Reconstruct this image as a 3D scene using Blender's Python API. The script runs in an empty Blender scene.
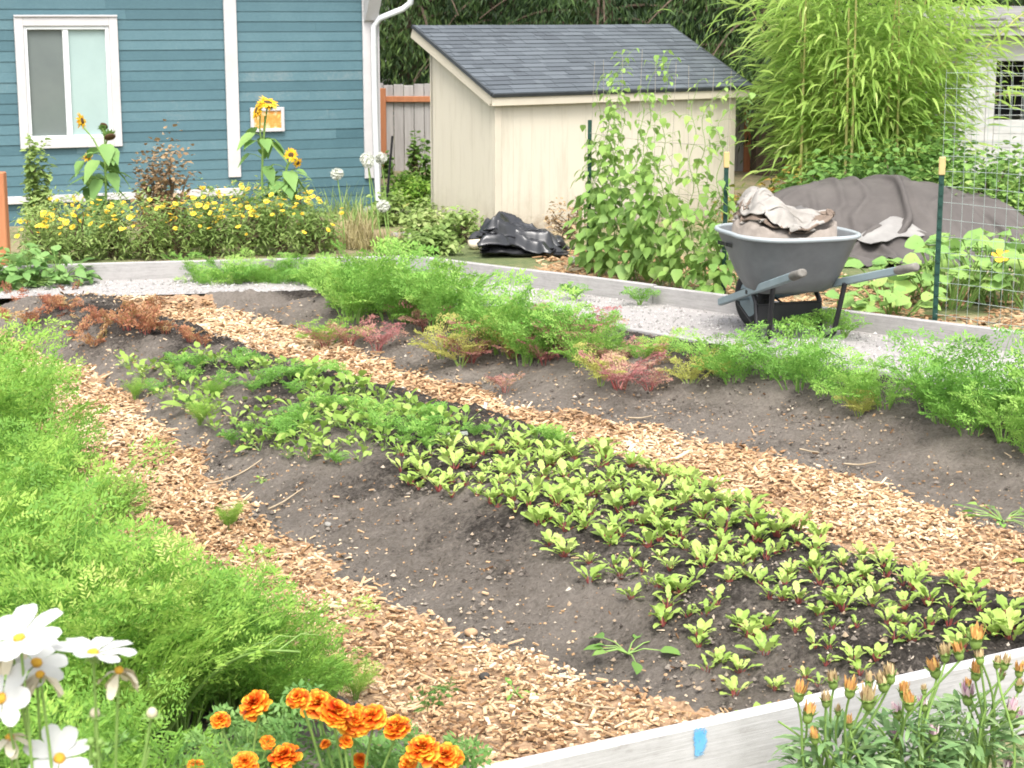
import bpy, math, random
import numpy as np
from mathutils import Vector, Matrix

random.seed(5)
rng = np.random.default_rng(11)
S = bpy.context.scene
col = S.collection

# ------------------------------------------------------------------ camera
CAM_H, F, HOR = 2.0, 1800.0, 15.0
TH = math.atan((384 - HOR) / F)
cam_data = bpy.data.cameras.new('camera')
cam_data.sensor_width = 36.0
cam_data.lens = 36.0 * F / 1024.0
cam_data.clip_start = 0.05
cam_data.clip_end = 1000.0
cam = bpy.data.objects.new('camera', cam_data)
col.objects.link(cam)
cam.location = (0, 0, CAM_H)
cam.rotation_euler = (math.pi / 2 - TH, 0, 0)
S.camera = cam
cam_data.dof.use_dof = True
cam_data.dof.focus_distance = 6.5
cam_data.dof.aperture_fstop = 14.0

# ------------------------------------------------------------------ sky and sun (bright overcast)
SUN_EL, SUN_AZ = math.radians(60), math.radians(178)     # azimuth clockwise from +Y: behind the camera, to its right
W = bpy.data.worlds.new('World')
S.world = W
W.use_nodes = True
nt = W.node_tree
nt.nodes.clear()
wo = nt.nodes.new('ShaderNodeOutputWorld')
bg = nt.nodes.new('ShaderNodeBackground')
sky = nt.nodes.new('ShaderNodeTexSky')
sky.sky_type = 'NISHITA'
sky.sun_disc = False
sky.sun_elevation = SUN_EL
sky.sun_rotation = SUN_AZ
sky.air_density = 1.0
sky.dust_density = 4.0
hsv = nt.nodes.new('ShaderNodeHueSaturation')
hsv.inputs['Saturation'].default_value = 0.28
nt.links.new(sky.outputs[0], hsv.inputs['Color'])
nt.links.new(hsv.outputs[0], bg.inputs['Color'])
bg.inputs['Strength'].default_value = 0.15
nt.links.new(bg.outputs[0], wo.inputs['Surface'])
sl = bpy.data.lights.new('sun', 'SUN')
sl.energy = 1.05
sl.angle = math.radians(22)
sl.color = (1.0, 0.955, 0.88)
sun = bpy.data.objects.new('sun', sl)
col.objects.link(sun)
sdir = Vector((math.sin(SUN_AZ) * math.cos(SUN_EL), math.cos(SUN_AZ) * math.cos(SUN_EL), math.sin(SUN_EL)))
sun.rotation_euler = sdir.to_track_quat('Z', 'Y').to_euler()
S.view_settings.view_transform = 'Standard'
S.view_settings.look = 'None'
S.view_settings.exposure = 1.58
S.view_settings.gamma = 1.0
S.view_settings.use_curve_mapping = False
S.render.engine = 'CYCLES'
S.cycles.filter_width = 1.75
S.cycles.max_bounces = 5
S.cycles.diffuse_bounces = 3
S.cycles.transmission_bounces = 3
S.cycles.use_denoising = True

# ------------------------------------------------------------------ reading points off the view
def ray(u, v):
    return np.array([(u - 512) / F, math.cos(TH) - (v - 384) / F * math.sin(TH), -math.sin(TH) - (v - 384) / F * math.cos(TH)])
C0 = np.array([0, 0, CAM_H])
def gp(u, v, z=0.0):
    d = ray(u, v); return C0 + d * (z - CAM_H) / d[2]
def py(u, v, y):
    d = ray(u, v); return C0 + d * y / d[1]
def ppl(u, v, P, N):
    d = ray(u, v); return C0 + d * (np.dot(np.asarray(P) - C0, N) / np.dot(d, N))
def unit(a):
    a = np.asarray(a, float); return a / np.maximum(np.linalg.norm(a, axis=-1, keepdims=True), 1e-9)

# ------------------------------------------------------------------ noise
_perm = rng.integers(0, 1 << 30, 4096)
def _h(ix, iy):
    return (_perm[(ix * 73 + _perm[iy & 4095] ) & 4095] & 0xffff) / 65535.0
def vnoise(x, y):
    x = np.asarray(x, float); y = np.asarray(y, float)
    ix = np.floor(x).astype(int); iy = np.floor(y).astype(int)
    fx = x - ix; fy = y - iy
    fx = fx * fx * (3 - 2 * fx); fy = fy * fy * (3 - 2 * fy)
    a, b, c, d = _h(ix, iy), _h(ix + 1, iy), _h(ix, iy + 1), _h(ix + 1, iy + 1)
    return (a + (b - a) * fx) * (1 - fy) + (c + (d - c) * fx) * fy - 0.5
def fbm(x, y, n=4):
    r = 0; a = 1.0
    for k in range(n):
        r = r + a * vnoise(x * 2 ** k + 17.3 * k, y * 2 ** k + 9.1 * k); a *= .5
    return r

# ------------------------------------------------------------------ mesh builder
class MB:
    def __init__(s): s.v = []; s.f3 = []; s.f4 = []; s.m3 = []; s.m4 = []; s.t = []; s.n = 0
    def add(s, V, F_, mat=0, tint=0.5):
        V = np.asarray(V, float).reshape(-1, 3); F_ = np.asarray(F_, int)
        if len(V) == 0: return s
        if F_.shape[1] == 4: s.f4.append(F_ + s.n); s.m4.append(np.full(len(F_), mat))
        else: s.f3.append(F_ + s.n); s.m3.append(np.full(len(F_), mat))
        s.v.append(V); s.t.append(np.broadcast_to(np.asarray(tint, float), (len(V),)))
        s.n += len(V); return s
    def build(s, name, mats, parent=None, smooth=False, local=False):
        me = bpy.data.meshes.new(name)
        V = np.concatenate(s.v)
        if parent is not None and not local:
            V = V - np.array(parent.location)
        f3 = np.concatenate(s.f3) if s.f3 else np.zeros((0, 3), int)
        f4 = np.concatenate(s.f4) if s.f4 else np.zeros((0, 4), int)
        mi = np.concatenate(([np.concatenate(s.m3)] if s.m3 else []) + ([np.concatenate(s.m4)] if s.m4 else []))
        me.vertices.add(len(V)); me.vertices.foreach_set('co', V.ravel())
        li = np.concatenate([f3.ravel(), f4.ravel()])
        me.loops.add(len(li)); me.loops.foreach_set('vertex_index', li)
        npol = len(f3) + len(f4); me.polygons.add(npol)
        ls = np.concatenate([np.arange(len(f3)) * 3, len(f3) * 3 + np.arange(len(f4)) * 4])
        me.polygons.foreach_set('loop_start', ls)
        me.polygons.foreach_set('material_index', mi)
        me.update(calc_edges=True)
        a = me.attributes.new('tint', 'FLOAT', 'POINT'); a.data.foreach_set('value', np.concatenate(s.t))
        me.polygons.foreach_set('use_smooth', np.full(npol, bool(smooth)))
        for m in (mats if isinstance(mats, (list, tuple)) else [mats]): me.materials.append(m)
        me.validate()
        o = bpy.data.objects.new(name, me); col.objects.link(o)
        if parent is not None: o.parent = parent
        return o
    # --- primitives
    def box(s, c, size, mat=0, ax=None, bev=0.0, tint=.5):
        c = np.asarray(c, float); h = np.asarray(size, float) / 2
        ax = np.eye(3) if ax is None else np.asarray(ax, float)     # rows: local axes
        if bev <= 0:
            q = np.array([[x, y, z] for x in (-1, 1) for y in (-1, 1) for z in (-1, 1)], float) * h
            f = [[0, 1, 3, 2], [4, 6, 7, 5], [0, 4, 5, 1], [2, 3, 7, 6], [0, 2, 6, 4], [1, 5, 7, 3]]
            return s.add(c + q @ ax, f, mat, tint)
        b = min(bev, h.min() * .9)
        V = []; idx = {}
        for i, x in enumerate((-1, 1)):
            for j, y in enumerate((-1, 1)):
                for k, z in enumerate((-1, 1)):
                    for a in range(3):
                        p = np.array([x, y, z]) * (h - b); p[a] = (x, y, z)[a] * h[a]
                        idx[(i, j, k, a)] = len(V); V.append(p)
        f4 = []; f3 = []
        for a in range(3):
            o1, o2 = (a + 1) % 3, (a + 2) % 3
            for sg in (0, 1):
                q = []
                for (p, r) in ((0, 0), (1, 0), (1, 1), (0, 1)):
                    key = [0, 0, 0]; key[a] = sg; key[o1] = p; key[o2] = r
                    q.append(idx[(*key, a)])
                f4.append(q if sg else q[::-1])
            for p in (0, 1):
                for r in (0, 1):                                    # edges along axis a
                    k0 = [0, 0, 0]; k0[o1] = p; k0[o2] = r; k0[a] = 0
                    k1 = list(k0); k1[a] = 1
                    f4.append([idx[(*k0, o1)], idx[(*k1, o1)], idx[(*k1, o2)], idx[(*k0, o2)]])
        for i in (0, 1):
            for j in (0, 1):
                for k in (0, 1): f3.append([idx[(i, j, k, 0)], idx[(i, j, k, 1)], idx[(i, j, k, 2)]])
        V = c + np.array(V) @ ax
        n0 = s.n
        s.add(V, f4, mat, tint)
        s.f3.append(np.array(f3) + n0); s.m3.append(np.full(len(f3), mat))
        return s
    def tube(s, P, r, mat=0, n=6, tint=.5, cap=True):
        P = np.asarray(P, float); k = len(P)
        r = np.broadcast_to(np.asarray(r, float), (k,)) if np.ndim(r) else np.full(k, r)
        T = unit(np.gradient(P, axis=0))
        up = np.array([0, 0, 1.0]) if abs(T[0, 2]) < .9 else np.array([1.0, 0, 0])
        A = unit(np.cross(T, up)); B = unit(np.cross(T, A))
        for i in range(1, k):                                       # keep the frame from flipping
            if np.dot(A[i], A[i - 1]) < 0: A[i] = -A[i]; B[i] = -B[i]
        an = np.arange(n) * 2 * math.pi / n
        V = P[:, None, :] + r[:, None, None] * (np.cos(an)[None, :, None] * A[:, None, :] + np.sin(an)[None, :, None] * B[:, None, :])
        V = V.reshape(-1, 3)
        i = np.arange(k - 1)[:, None] * n; j = np.arange(n)[None, :]
        f = np.stack([i + j, i + (j + 1) % n, i + n + (j + 1) % n, i + n + j], -1).reshape(-1, 4)
        s.add(V, f, mat, tint)
        if cap:
            V2 = np.concatenate([V[:n], V[-n:], P[[0]], P[[-1]]])
            f3 = [[2 * n, (q + 1) % n, q] for q in range(n)] + [[2 * n + 1, n + q, n + (q + 1) % n] for q in range(n)]
            s.add(V2, f3, mat, tint)
        return s
    def leaves(s, P, A, B, L, Wd, mat=0, tint=None):
        """many small diamond leaflets"""
        P = np.asarray(P, float); n = len(P)
        if n == 0: return s
        A = unit(A); B = unit(B); L = np.broadcast_to(L, (n,))[:, None]; Wd = np.broadcast_to(Wd, (n,))[:, None]
        V = np.stack([P, P + A * L * .45 + B * Wd, P + A * L, P + A * L * .45 - B * Wd], 1).reshape(-1, 3)
        f = (np.arange(n)[:, None] * 4 + np.arange(4)[None, :])
        t = np.repeat(rng.random(n) if tint is None else np.broadcast_to(tint, (n,)), 4)
        return s.add(V, f, mat, t)
    def blades(s, P, A, N, L, Wd, shape, bend=.3, fold=.25, G=None, mat=0, tint=None, wave=0.0):
        """many leaf blades with a folded midrib and a droop; shape = [(t, half width share)]"""
        P = np.asarray(P, float).reshape(-1, 3); n = len(P)
        if n == 0: return s
        A = unit(np.broadcast_to(A, (n, 3))); N = np.broadcast_to(N, (n, 3)); B = unit(np.cross(N, A)); N = unit(np.cross(A, B))
        L = np.broadcast_to(L, (n,)); Wd = np.broadcast_to(Wd, (n,)); bend = np.broadcast_to(bend, (n,))
        G = -N if G is None else np.broadcast_to(G, (n, 3))
        sh = np.array(shape, float); k = len(sh)
        t = sh[:, 0]; w = sh[:, 1]
        c = P[:, None] + A[:, None] * (L[:, None] * t)[..., None] + G[:, None] * ((L * bend)[:, None] * t ** 2)[..., None]
        ww = (Wd[:, None] * w)[..., None]
        wv = (rng.normal(0, 1, (n, k, 2)) * wave * Wd[:, None, None])[..., None]
        lf = c + B[:, None] * ww + N[:, None] * (ww * fold + wv[:, :, 0])
        rt = c - B[:, None] * ww + N[:, None] * (ww * fold + wv[:, :, 1])
        V = np.stack([lf, c, rt], 2).reshape(-1, 3)                  # n,k,3
        base = (np.arange(n) * k * 3)[:, None, None]; kk = (np.arange(k - 1) * 3)[None, :, None]
        q = np.array([[0, 1, 4, 3], [1, 2, 5, 4]])
        f = (base[..., None] + kk[..., None] + q[None, None]).reshape(-1, 4)
        tt = np.repeat(rng.random(n) if tint is None else np.broadcast_to(tint, (n,)), k * 3)
        return s.add(V, f, mat, tt)
    def ball(s, c, r, mat=0, seg=8, rings=5, tint=.5, jit=0.0, ax=None):
        th = np.linspace(0, math.pi, rings + 1)[1:-1]; ph = np.arange(seg) * 2 * math.pi / seg
        r3 = np.broadcast_to(np.asarray(r, float), (3,))
        q = np.array([[math.sin(a) * math.cos(b), math.sin(a) * math.sin(b), math.cos(a)] for a in th for b in ph] + [[0, 0, 1], [0, 0, -1]])
        q = q * (1 + rng.normal(0, jit, (len(q), 1)) if jit else 1) * r3
        if ax is not None: q = q @ np.asarray(ax)
        V = np.asarray(c) + q; m = rings - 1
        f4 = [[i * seg + j, (i + 1) * seg + j, (i + 1) * seg + (j + 1) % seg, i * seg + (j + 1) % seg] for i in range(m - 1) for j in range(seg)]
        f3 = [[m * seg, j, (j + 1) % seg] for j in range(seg)] + [[m * seg + 1, (m - 1) * seg + (j + 1) % seg, (m - 1) * seg + j] for j in range(seg)]
        n0 = s.n; s.add(V, f4, mat, tint); s.f3.append(np.array(f3) + n0); s.m3.append(np.full(len(f3), mat)); return s
    def grid(s, V, nu, nv, mat=0, tint=.5, keep=None, wrap=False):
        """V: nu*nv points row-major; keep: mask of cells"""
        i, j = np.meshgrid(np.arange(nu - 1), np.arange(nv if wrap else nv - 1), indexing='ij')
        f = np.stack([i * nv + j, (i + 1) * nv + j, (i + 1) * nv + (j + 1) % nv, i * nv + (j + 1) % nv], -1).reshape(-1, 4)
        if keep is not None:
            f = f[np.asarray(keep).ravel()]
            used, inv = np.unique(f, return_inverse=True)
            V = np.asarray(V).reshape(-1, 3)[used]; f = inv.reshape(-1, 4)
            if np.ndim(tint): tint = np.asarray(tint)[used]
        return s.add(V, f, mat, tint)

def tag(o, label=None, cat=None, group=None, kind=None):
    if label: o['label'] = label
    if cat: o['category'] = cat
    if group: o['group'] = group
    if kind: o['kind'] = kind
    return o
def thing(name, label, cat, loc=(0, 0, 0), rz=0.0, group=None):
    o = bpy.data.objects.new(name, None); col.objects.link(o)
    o.empty_display_size = .1
    o.location = tuple(float(a) for a in loc); o.rotation_euler = (0, 0, rz)
    return tag(o, label, cat, group)
def dup(o, loc, rz=0.0, sc=1.0, label=None, group=None):
    def cp(a, par):
        c = a.copy(); col.objects.link(c)
        if par is not None: c.parent = par
        for ch in a.children: cp(ch, c)
        return c
    r = cp(o, None)
    r.location = tuple(float(a) for a in loc); r.rotation_euler = (0, 0, rz)
    r.scale = (sc, sc, sc) if np.ndim(sc) == 0 else tuple(float(a) for a in sc)
    if label: r['label'] = label
    if group: r['group'] = group
    return r
class Stand:
    """places the first of a kind itself, then copies of it; several prototypes, picked at random"""
    def __init__(s, protos): s.p = protos; s.used = [False] * len(protos)
    def put(s, k, loc, rz=0.0, sc=1.0, label=None, group=None):
        o = s.p[k]
        if s.used[k]: return dup(o, loc, rz, sc, label, group)
        s.used[k] = True
        o.location = tuple(float(a) for a in loc); o.rotation_euler = (0, 0, rz); o.scale = (sc, sc, sc) if np.ndim(sc) == 0 else tuple(float(a) for a in sc)
        if label: o['label'] = label
        if group: o['group'] = group
        return o

# ------------------------------------------------------------------ materials
def mat_base(name):
    m = bpy.data.materials.new(name); m.use_nodes = True
    n = m.node_tree; n.nodes.clear()
    out = n.nodes.new('ShaderNodeOutputMaterial'); b = n.nodes.new('ShaderNodeBsdfPrincipled')
    n.links.new(b.outputs[0], out.inputs['Surface'])
    return m, n, b, out
def ramp(n, stops, fac):
    r = n.nodes.new('ShaderNodeValToRGB')
    e = r.color_ramp.elements
    while len(e) < len(stops): e.new(0.5)
    for i, (p, c) in enumerate(stops):
        e[i].position = p; e[i].color = (*c, 1)
    n.links.new(fac, r.inputs[0]); return r.outputs[0]
def noise(n, scale, detail=4, rough=.6, coord=None, stretch=None):
    t = n.nodes.new('ShaderNodeTexNoise'); t.inputs['Scale'].default_value = scale
    t.inputs['Detail'].default_value = detail; t.inputs['Roughness'].default_value = rough
    tc = n.nodes.new('ShaderNodeTexCoord'); src = tc.outputs['Object']
    if stretch is not None:
        mp = n.nodes.new('ShaderNodeMapping'); mp.inputs['Scale'].default_value = stretch
        n.links.new(src, mp.inputs[0]); src = mp.outputs[0]
    n.links.new(src, t.inputs['Vector']); return t.outputs['Fac']
def bump(n, b, h, strength, dist=.01):
    k = n.nodes.new('ShaderNodeBump'); k.inputs['Strength'].default_value = strength; k.inputs['Distance'].default_value = dist
    n.links.new(h, k.inputs['Height']); n.links.new(k.outputs[0], b.inputs['Normal'])
def plain(name, c0, c1=None, scale=8, rough=.6, bs=0.0, bscale=60, stretch=None, metal=0.0, spec=.3):
    m, n, b, o = mat_base(name)
    c1 = c1 or tuple(x * .75 for x in c0)
    f = noise(n, scale, 5, .65, stretch=stretch)
    n.links.new(ramp(n, [(.32, c1), (.68, c0)], f), b.inputs['Base Color'])
    b.inputs['Roughness'].default_value = rough; b.inputs['Metallic'].default_value = metal
    b.inputs['Specular IOR Level'].default_value = spec
    if bs: bump(n, b, noise(n, bscale, 4, .6, stretch=stretch), bs, .004)
    return m
def leafy(name, stops, trans=.35, rough=.5, scale=3.0, spec=.25):
    """leaf colour from a per-leaf tint, the object's own random value and slow noise"""
    m, n, b, out = mat_base(name)
    at = n.nodes.new('ShaderNodeAttribute'); at.attribute_name = 'tint'
    oi = n.nodes.new('ShaderNodeObjectInfo')
    ns = noise(n, scale, 3)
    a = n.nodes.new('ShaderNodeMath'); a.operation = 'MULTIPLY_ADD'; a.inputs[1].default_value = .55
    n.links.new(at.outputs['Fac'], a.inputs[0])
    q = n.nodes.new('ShaderNodeMath'); q.operation = 'MULTIPLY_ADD'; q.inputs[1].default_value = .32
    n.links.new(oi.outputs['Random'], q.inputs[0])
    w = n.nodes.new('ShaderNodeMath'); w.operation = 'MULTIPLY_ADD'; w.inputs[1].default_value = .9; w.inputs[2].default_value = -.38
    n.links.new(ns, w.inputs[0]); n.links.new(w.outputs[0], q.inputs[2]); n.links.new(q.outputs[0], a.inputs[2])
    c = ramp(n, stops, a.outputs[0])
    n.links.new(c, b.inputs['Base Color']); b.inputs['Roughness'].default_value = rough
    b.inputs['Specular IOR Level'].default_value = spec
    tr = n.nodes.new('ShaderNodeBsdfTranslucent'); n.links.new(c, tr.inputs['Color'])
    mx = n.nodes.new('ShaderNodeMixShader'); mx.inputs[0].default_value = trans
    n.links.new(b.outputs[0], mx.inputs[1]); n.links.new(tr.outputs[0], mx.inputs[2])
    n.links.new(mx.outputs[0], out.inputs['Surface'])
    return m
def timber(name, c0, c1, c2, rough=.8):
    m, n, b, o = mat_base(name)
    g1 = noise(n, 9, 6, .7, stretch=(.35, 12, 12)); g2 = noise(n, 3.2, 6, .75); g3 = noise(n, 70, 3, .7, stretch=(.3, 1, 1))
    a = n.nodes.new('ShaderNodeMath'); a.operation = 'MULTIPLY_ADD'; a.inputs[1].default_value = .38; n.links.new(g1, a.inputs[0])
    q = n.nodes.new('ShaderNodeMath'); q.operation = 'MULTIPLY_ADD'; q.inputs[1].default_value = .42; n.links.new(g2, q.inputs[0])
    w = n.nodes.new('ShaderNodeMath'); w.operation = 'MULTIPLY'; w.inputs[1].default_value = .2; n.links.new(g3, w.inputs[0])
    n.links.new(w.outputs[0], q.inputs[2]); n.links.new(q.outputs[0], a.inputs[2])
    n.links.new(ramp(n, [(.34, c2), (.44, c1), (.56, c0), (.75, tuple(x * 1.08 for x in c0))], a.outputs[0]), b.inputs['Base Color'])
    b.inputs['Roughness'].default_value = rough; b.inputs['Specular IOR Level'].default_value = .2
    bump(n, b, g1, .4, .004)
    return m
def tinted(name, stops, rough=.8, scale=20, nmix=.4):
    m, n, b, out = mat_base(name)
    at = n.nodes.new('ShaderNodeAttribute'); at.attribute_name = 'tint'
    a = n.nodes.new('ShaderNodeMath'); a.operation = 'MULTIPLY_ADD'; a.inputs[1].default_value = nmix; a.inputs[2].default_value = -nmix / 2
    n.links.new(noise(n, scale, 4), a.inputs[0])
    q = n.nodes.new('ShaderNodeMath'); q.operation = 'ADD'
    n.links.new(a.outputs[0], q.inputs[0]); n.links.new(at.outputs['Fac'], q.inputs[1])
    n.links.new(ramp(n, stops, q.outputs[0]), b.inputs['Base Color']); b.inputs['Roughness'].default_value = rough
    b.inputs['Specular IOR Level'].default_value = .15
    return m

# ================================================================== THE SETTING
D2 = unit(np.array([-1302.0, 1837.0])); N2 = np.array([D2[1], -D2[0]])       # along the beds (away from the camera), across them
def st(p): p = np.asarray(p)[..., :2]; return p @ N2, p @ D2
def xy(s, t): return np.asarray(s)[..., None] * N2 + np.asarray(t)[..., None] * D2
def edge(px, z=0.0):
    P = np.array([gp(u, v, z) for u, v in px]); s, t = st(P); o = np.argsort(t); return t[o], s[o]
E_ML = edge([(95, 385), (180, 455), (250, 530), (330, 590), (400, 620), (480, 650), (560, 690), (650, 725), (720, 752)])
E_MR = edge([(110, 305), (200, 340), (330, 380), (480, 412), (600, 447), (720, 492), (800, 532), (900, 572), (1010, 605)], .14)
E_RL = edge([(170, 297), (300, 338), (420, 382), (520, 412), (640, 432), (760, 462), (900, 505), (1024, 552)])
E_RR = edge([(400, 300), (640, 333), (885, 375), (1024, 400)], .08)
ml = lambda t: np.interp(t, *E_ML)
mr = lambda t: np.interp(t, *E_MR) + .14
rl = lambda t: np.interp(t, *E_RL)
rr = lambda t: np.interp(t, *E_RR)
def ss(a, b, x): q = np.clip((x - a) / (b - a), 0, 1); return q * q * (3 - 2 * q)
BOARD = .22
nb0, nb1 = gp(490, 765, BOARD)[:2], gp(1024, 648, BOARD)[:2]; nbd = unit(nb1 - nb0); nbn = np.array([-nbd[1], nbd[0]])
GZ, FB = .08, .20
bk0, bk1 = gp(66, 265, FB)[:2], gp(385, 256, FB)[:2]; bkd = unit(bk1 - bk0)
ou0, ou1 = gp(410, 255, FB)[:2], gp(1024, 332, FB)[:2]; oud = unit(ou1 - ou0)
ge0, ge1 = gp(60, 297, GZ)[:2], gp(190, 294, GZ)[:2]; ged = unit(ge1 - ge0)
in0, in1 = gp(640, 332, .11)[:2], gp(885, 374, .11)[:2]; ind = unit(in1 - in0)
def cross2(p, d, q, e):
    a = np.array([[d[0], -e[0]], [d[1], -e[1]]]); k = np.linalg.solve(a, q - p); return p + d * k[0]
corner_o = cross2(bk0, bkd, ou0, oud)
corner_i = cross2(ge0, ged, in0, ind)
def side(p, q, d): return (p[..., 0] - q[0]) * d[1] - (p[..., 1] - q[1]) * d[0]      # >0: right of the direction d
def height(x, y):
    p = np.stack([np.asarray(x, float), np.asarray(y, float)], -1); s, t = st(p)
    a, b, c, e = ml(t), mr(t), rl(t), rr(t)
    q = (s - a) / (b - a); hm = .2 * ss(0, .5, q) * ss(1.0, .8, q)
    q2 = (s - c) / (e - c); hr = .17 * ss(0, .55, q2) * ss(1.1, .72, q2)
    hl = .16 * ss(a - .5, a - .95, s)
    w = fbm(p[..., 0] * 2.2, p[..., 1] * 2.2, 3) * .035
    fe = ss(0.02, .9, side(p, ge0, ged)); hm = hm * fe; hr = hr * fe
    inside = (side(p, nb0, nbd) < -.02) & (side(p, ge0, ged) > 0) & (side(p, in0, ind) > 0)
    de = np.minimum(side(p, ge0, ged), side(p, in0, ind)); rim = .09 * ss(.30, .02, de)
    return np.where(inside, np.maximum(np.maximum(hm, np.maximum(hr, hl)) + w + .01, rim), 0.0)
def is_path(x, y):
    p = np.stack([np.asarray(x, float), np.asarray(y, float)], -1); s, t = st(p)
    w = fbm(p[..., 0] * 5, p[..., 1] * 5, 4) * .13
    s = s + w
    return ((s > ml(t) - .62) & (s < ml(t) + .05)) | ((s > mr(t) - .04) & (s < rl(t) + .06))

# ---- materials of the ground
M_soil, n, b, o = mat_base('soil')
f1 = noise(n, 2.3, 6, .7); f2 = noise(n, 55, 6, .75); f3 = noise(n, 220, 3, .7)
mm = n.nodes.new('ShaderNodeMath'); mm.operation = 'MULTIPLY_ADD'; mm.inputs[1].default_value = .5
n.links.new(f2, mm.inputs[0])
m2 = n.nodes.new('ShaderNodeMath'); m2.operation = 'MULTIPLY'; m2.inputs[1].default_value = .55; n.links.new(f1, m2.inputs[0]); n.links.new(m2.outputs[0], mm.inputs[2])
at = n.nodes.new('ShaderNodeAttribute'); at.attribute_name = 'tint'
md = n.nodes.new('ShaderNodeMath'); md.operation = 'MULTIPLY_ADD'; md.inputs[1].default_value = -.155; n.links.new(at.outputs['Fac'], md.inputs[0]); n.links.new(mm.outputs[0], md.inputs[2]); mm = md
n.links.new(ramp(n, [(.26, (.022, .018, .015)), (.37, (.066, .057, .049)), (.46, (.165, .143, .121)), (.6, (.25, .218, .187)), (.78, (.33, .29, .25))], mm.outputs[0]), b.inputs['Base Color'])
b.inputs['Roughness'].default_value = .95; b.inputs['Specular IOR Level'].default_value = .1
bump(n, b, f2, 1.0, .035)
M_chipbase = plain('chip_litter', (.36, .24, .145), (.17, .105, .06), 60, .95, .8, 90)
M_gravel = plain('gravel', (.36, .34, .325), (.25, .235, .225), 90, .95, .9, 160)
M_dirt, n, b, o = mat_base('dirt_and_grass')
f1 = noise(n, .55, 5, .65); f2 = noise(n, 24, 5, .7)
mm = n.nodes.new('ShaderNodeMath'); mm.operation = 'MULTIPLY_ADD'; mm.inputs[1].default_value = .35; n.links.new(f2, mm.inputs[0])
m2 = n.nodes.new('ShaderNodeMath'); m2.operation = 'MULTIPLY'; m2.inputs[1].default_value = .65; n.links.new(f1, m2.inputs[0]); n.links.new(m2.outputs[0], mm.inputs[2])
n.links.new(ramp(n, [(.32, (.05, .085, .025)), (.46, (.12, .14, .05)), (.55, (.28, .22, .13)), (.7, (.2, .145, .09))], mm.outputs[0]), b.inputs['Base Color'])
b.inputs['Roughness'].default_value = .95; bump(n, b, f2, .7, .03)
M_wood_grey = timber('weathered_board', (.35, .335, .325), (.28, .27, .26), (.17, .16, .15))

# ---- ground, gravel, soil, chip paths
g = MB(); g.add([[-160, -20, -.03], [160, -20, -.03], [160, 400, -.03], [-160, 400, -.03]], [[0, 1, 2, 3]])
tag(g.build('ground', M_dirt), kind='structure')
g = MB()
fl = corner_o + np.array([0, 0]); far_l = bk0 - bkd * 3.5; far_r = ou1 + oud * 3; gl = ge0 - ged * 4; gr = in1 + ind * 4
Vg = np.array([[*gl, 0], [*corner_i, 0], [*gr, 0], [*far_r, 0], [*fl, 0], [*far_l, 0]]); Vg[:, 2] = GZ
g.add(Vg, [[0, 1, 4, 5], [1, 2, 3, 4]])
tag(g.build('gravel_path', M_gravel), kind='structure')
r_ = .0165
s_ax = np.arange(-3.2, 8.4, r_); t_ax = np.arange(1.2, 11.8, r_)
SS, TT = np.meshgrid(s_ax, t_ax, indexing='ij')
XY = xy(SS.ravel(), TT.ravel())
inn = (side(XY, nb0, nbd) < -.0) & (side(XY, ge0, ged) > -.01) & (side(XY, in0, ind) > -.01) & (XY[:, 0] > -4.6) & (XY[:, 0] < 4.9)
Z = height(XY[:, 0], XY[:, 1]) + fbm(XY[:, 0] * 12, XY[:, 1] * 12, 3) * .02 + np.maximum(fbm(XY[:, 0] * 34, XY[:, 1] * 34, 3), -.1) * .024 + rng.normal(0, .002, len(XY))
pm = is_path(XY[:, 0], XY[:, 1])
VV = np.column_stack([XY, np.where(pm, Z * .8, Z)])
ns, ntt = SS.shape
I = inn.reshape(ns, ntt); K = I[:-1, :-1] & I[1:, 1:] & I[1:, :-1] & I[:-1, 1:]
P_ = pm.reshape(ns, ntt)[:-1, :-1]
s_, t_ = st(XY); qm = (s_ - ml(t_)) / (mr(t_) - ml(t_)); qr = (s_ - rl(t_)) / (rr(t_) - rl(t_))
crest = np.maximum(ss(.16, .50, qm + fbm(XY[:, 0] * 3, XY[:, 1] * 3, 4) * .3) * ss(1.06, .96, qm), ss(.4, .6, qr + fbm(XY[:, 0] * 3 + 7, XY[:, 1] * 3, 3) * .25))
g = MB(); g.grid(VV, ns, ntt, keep=K & ~P_, tint=crest); soil = tag(g.build('planting_soil', M_soil, smooth=True), kind='structure')
g = MB(); g.grid(VV, ns, ntt, keep=K & P_); tag(g.build('wood_chip_path', M_chipbase, smooth=True), kind='structure')

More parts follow.
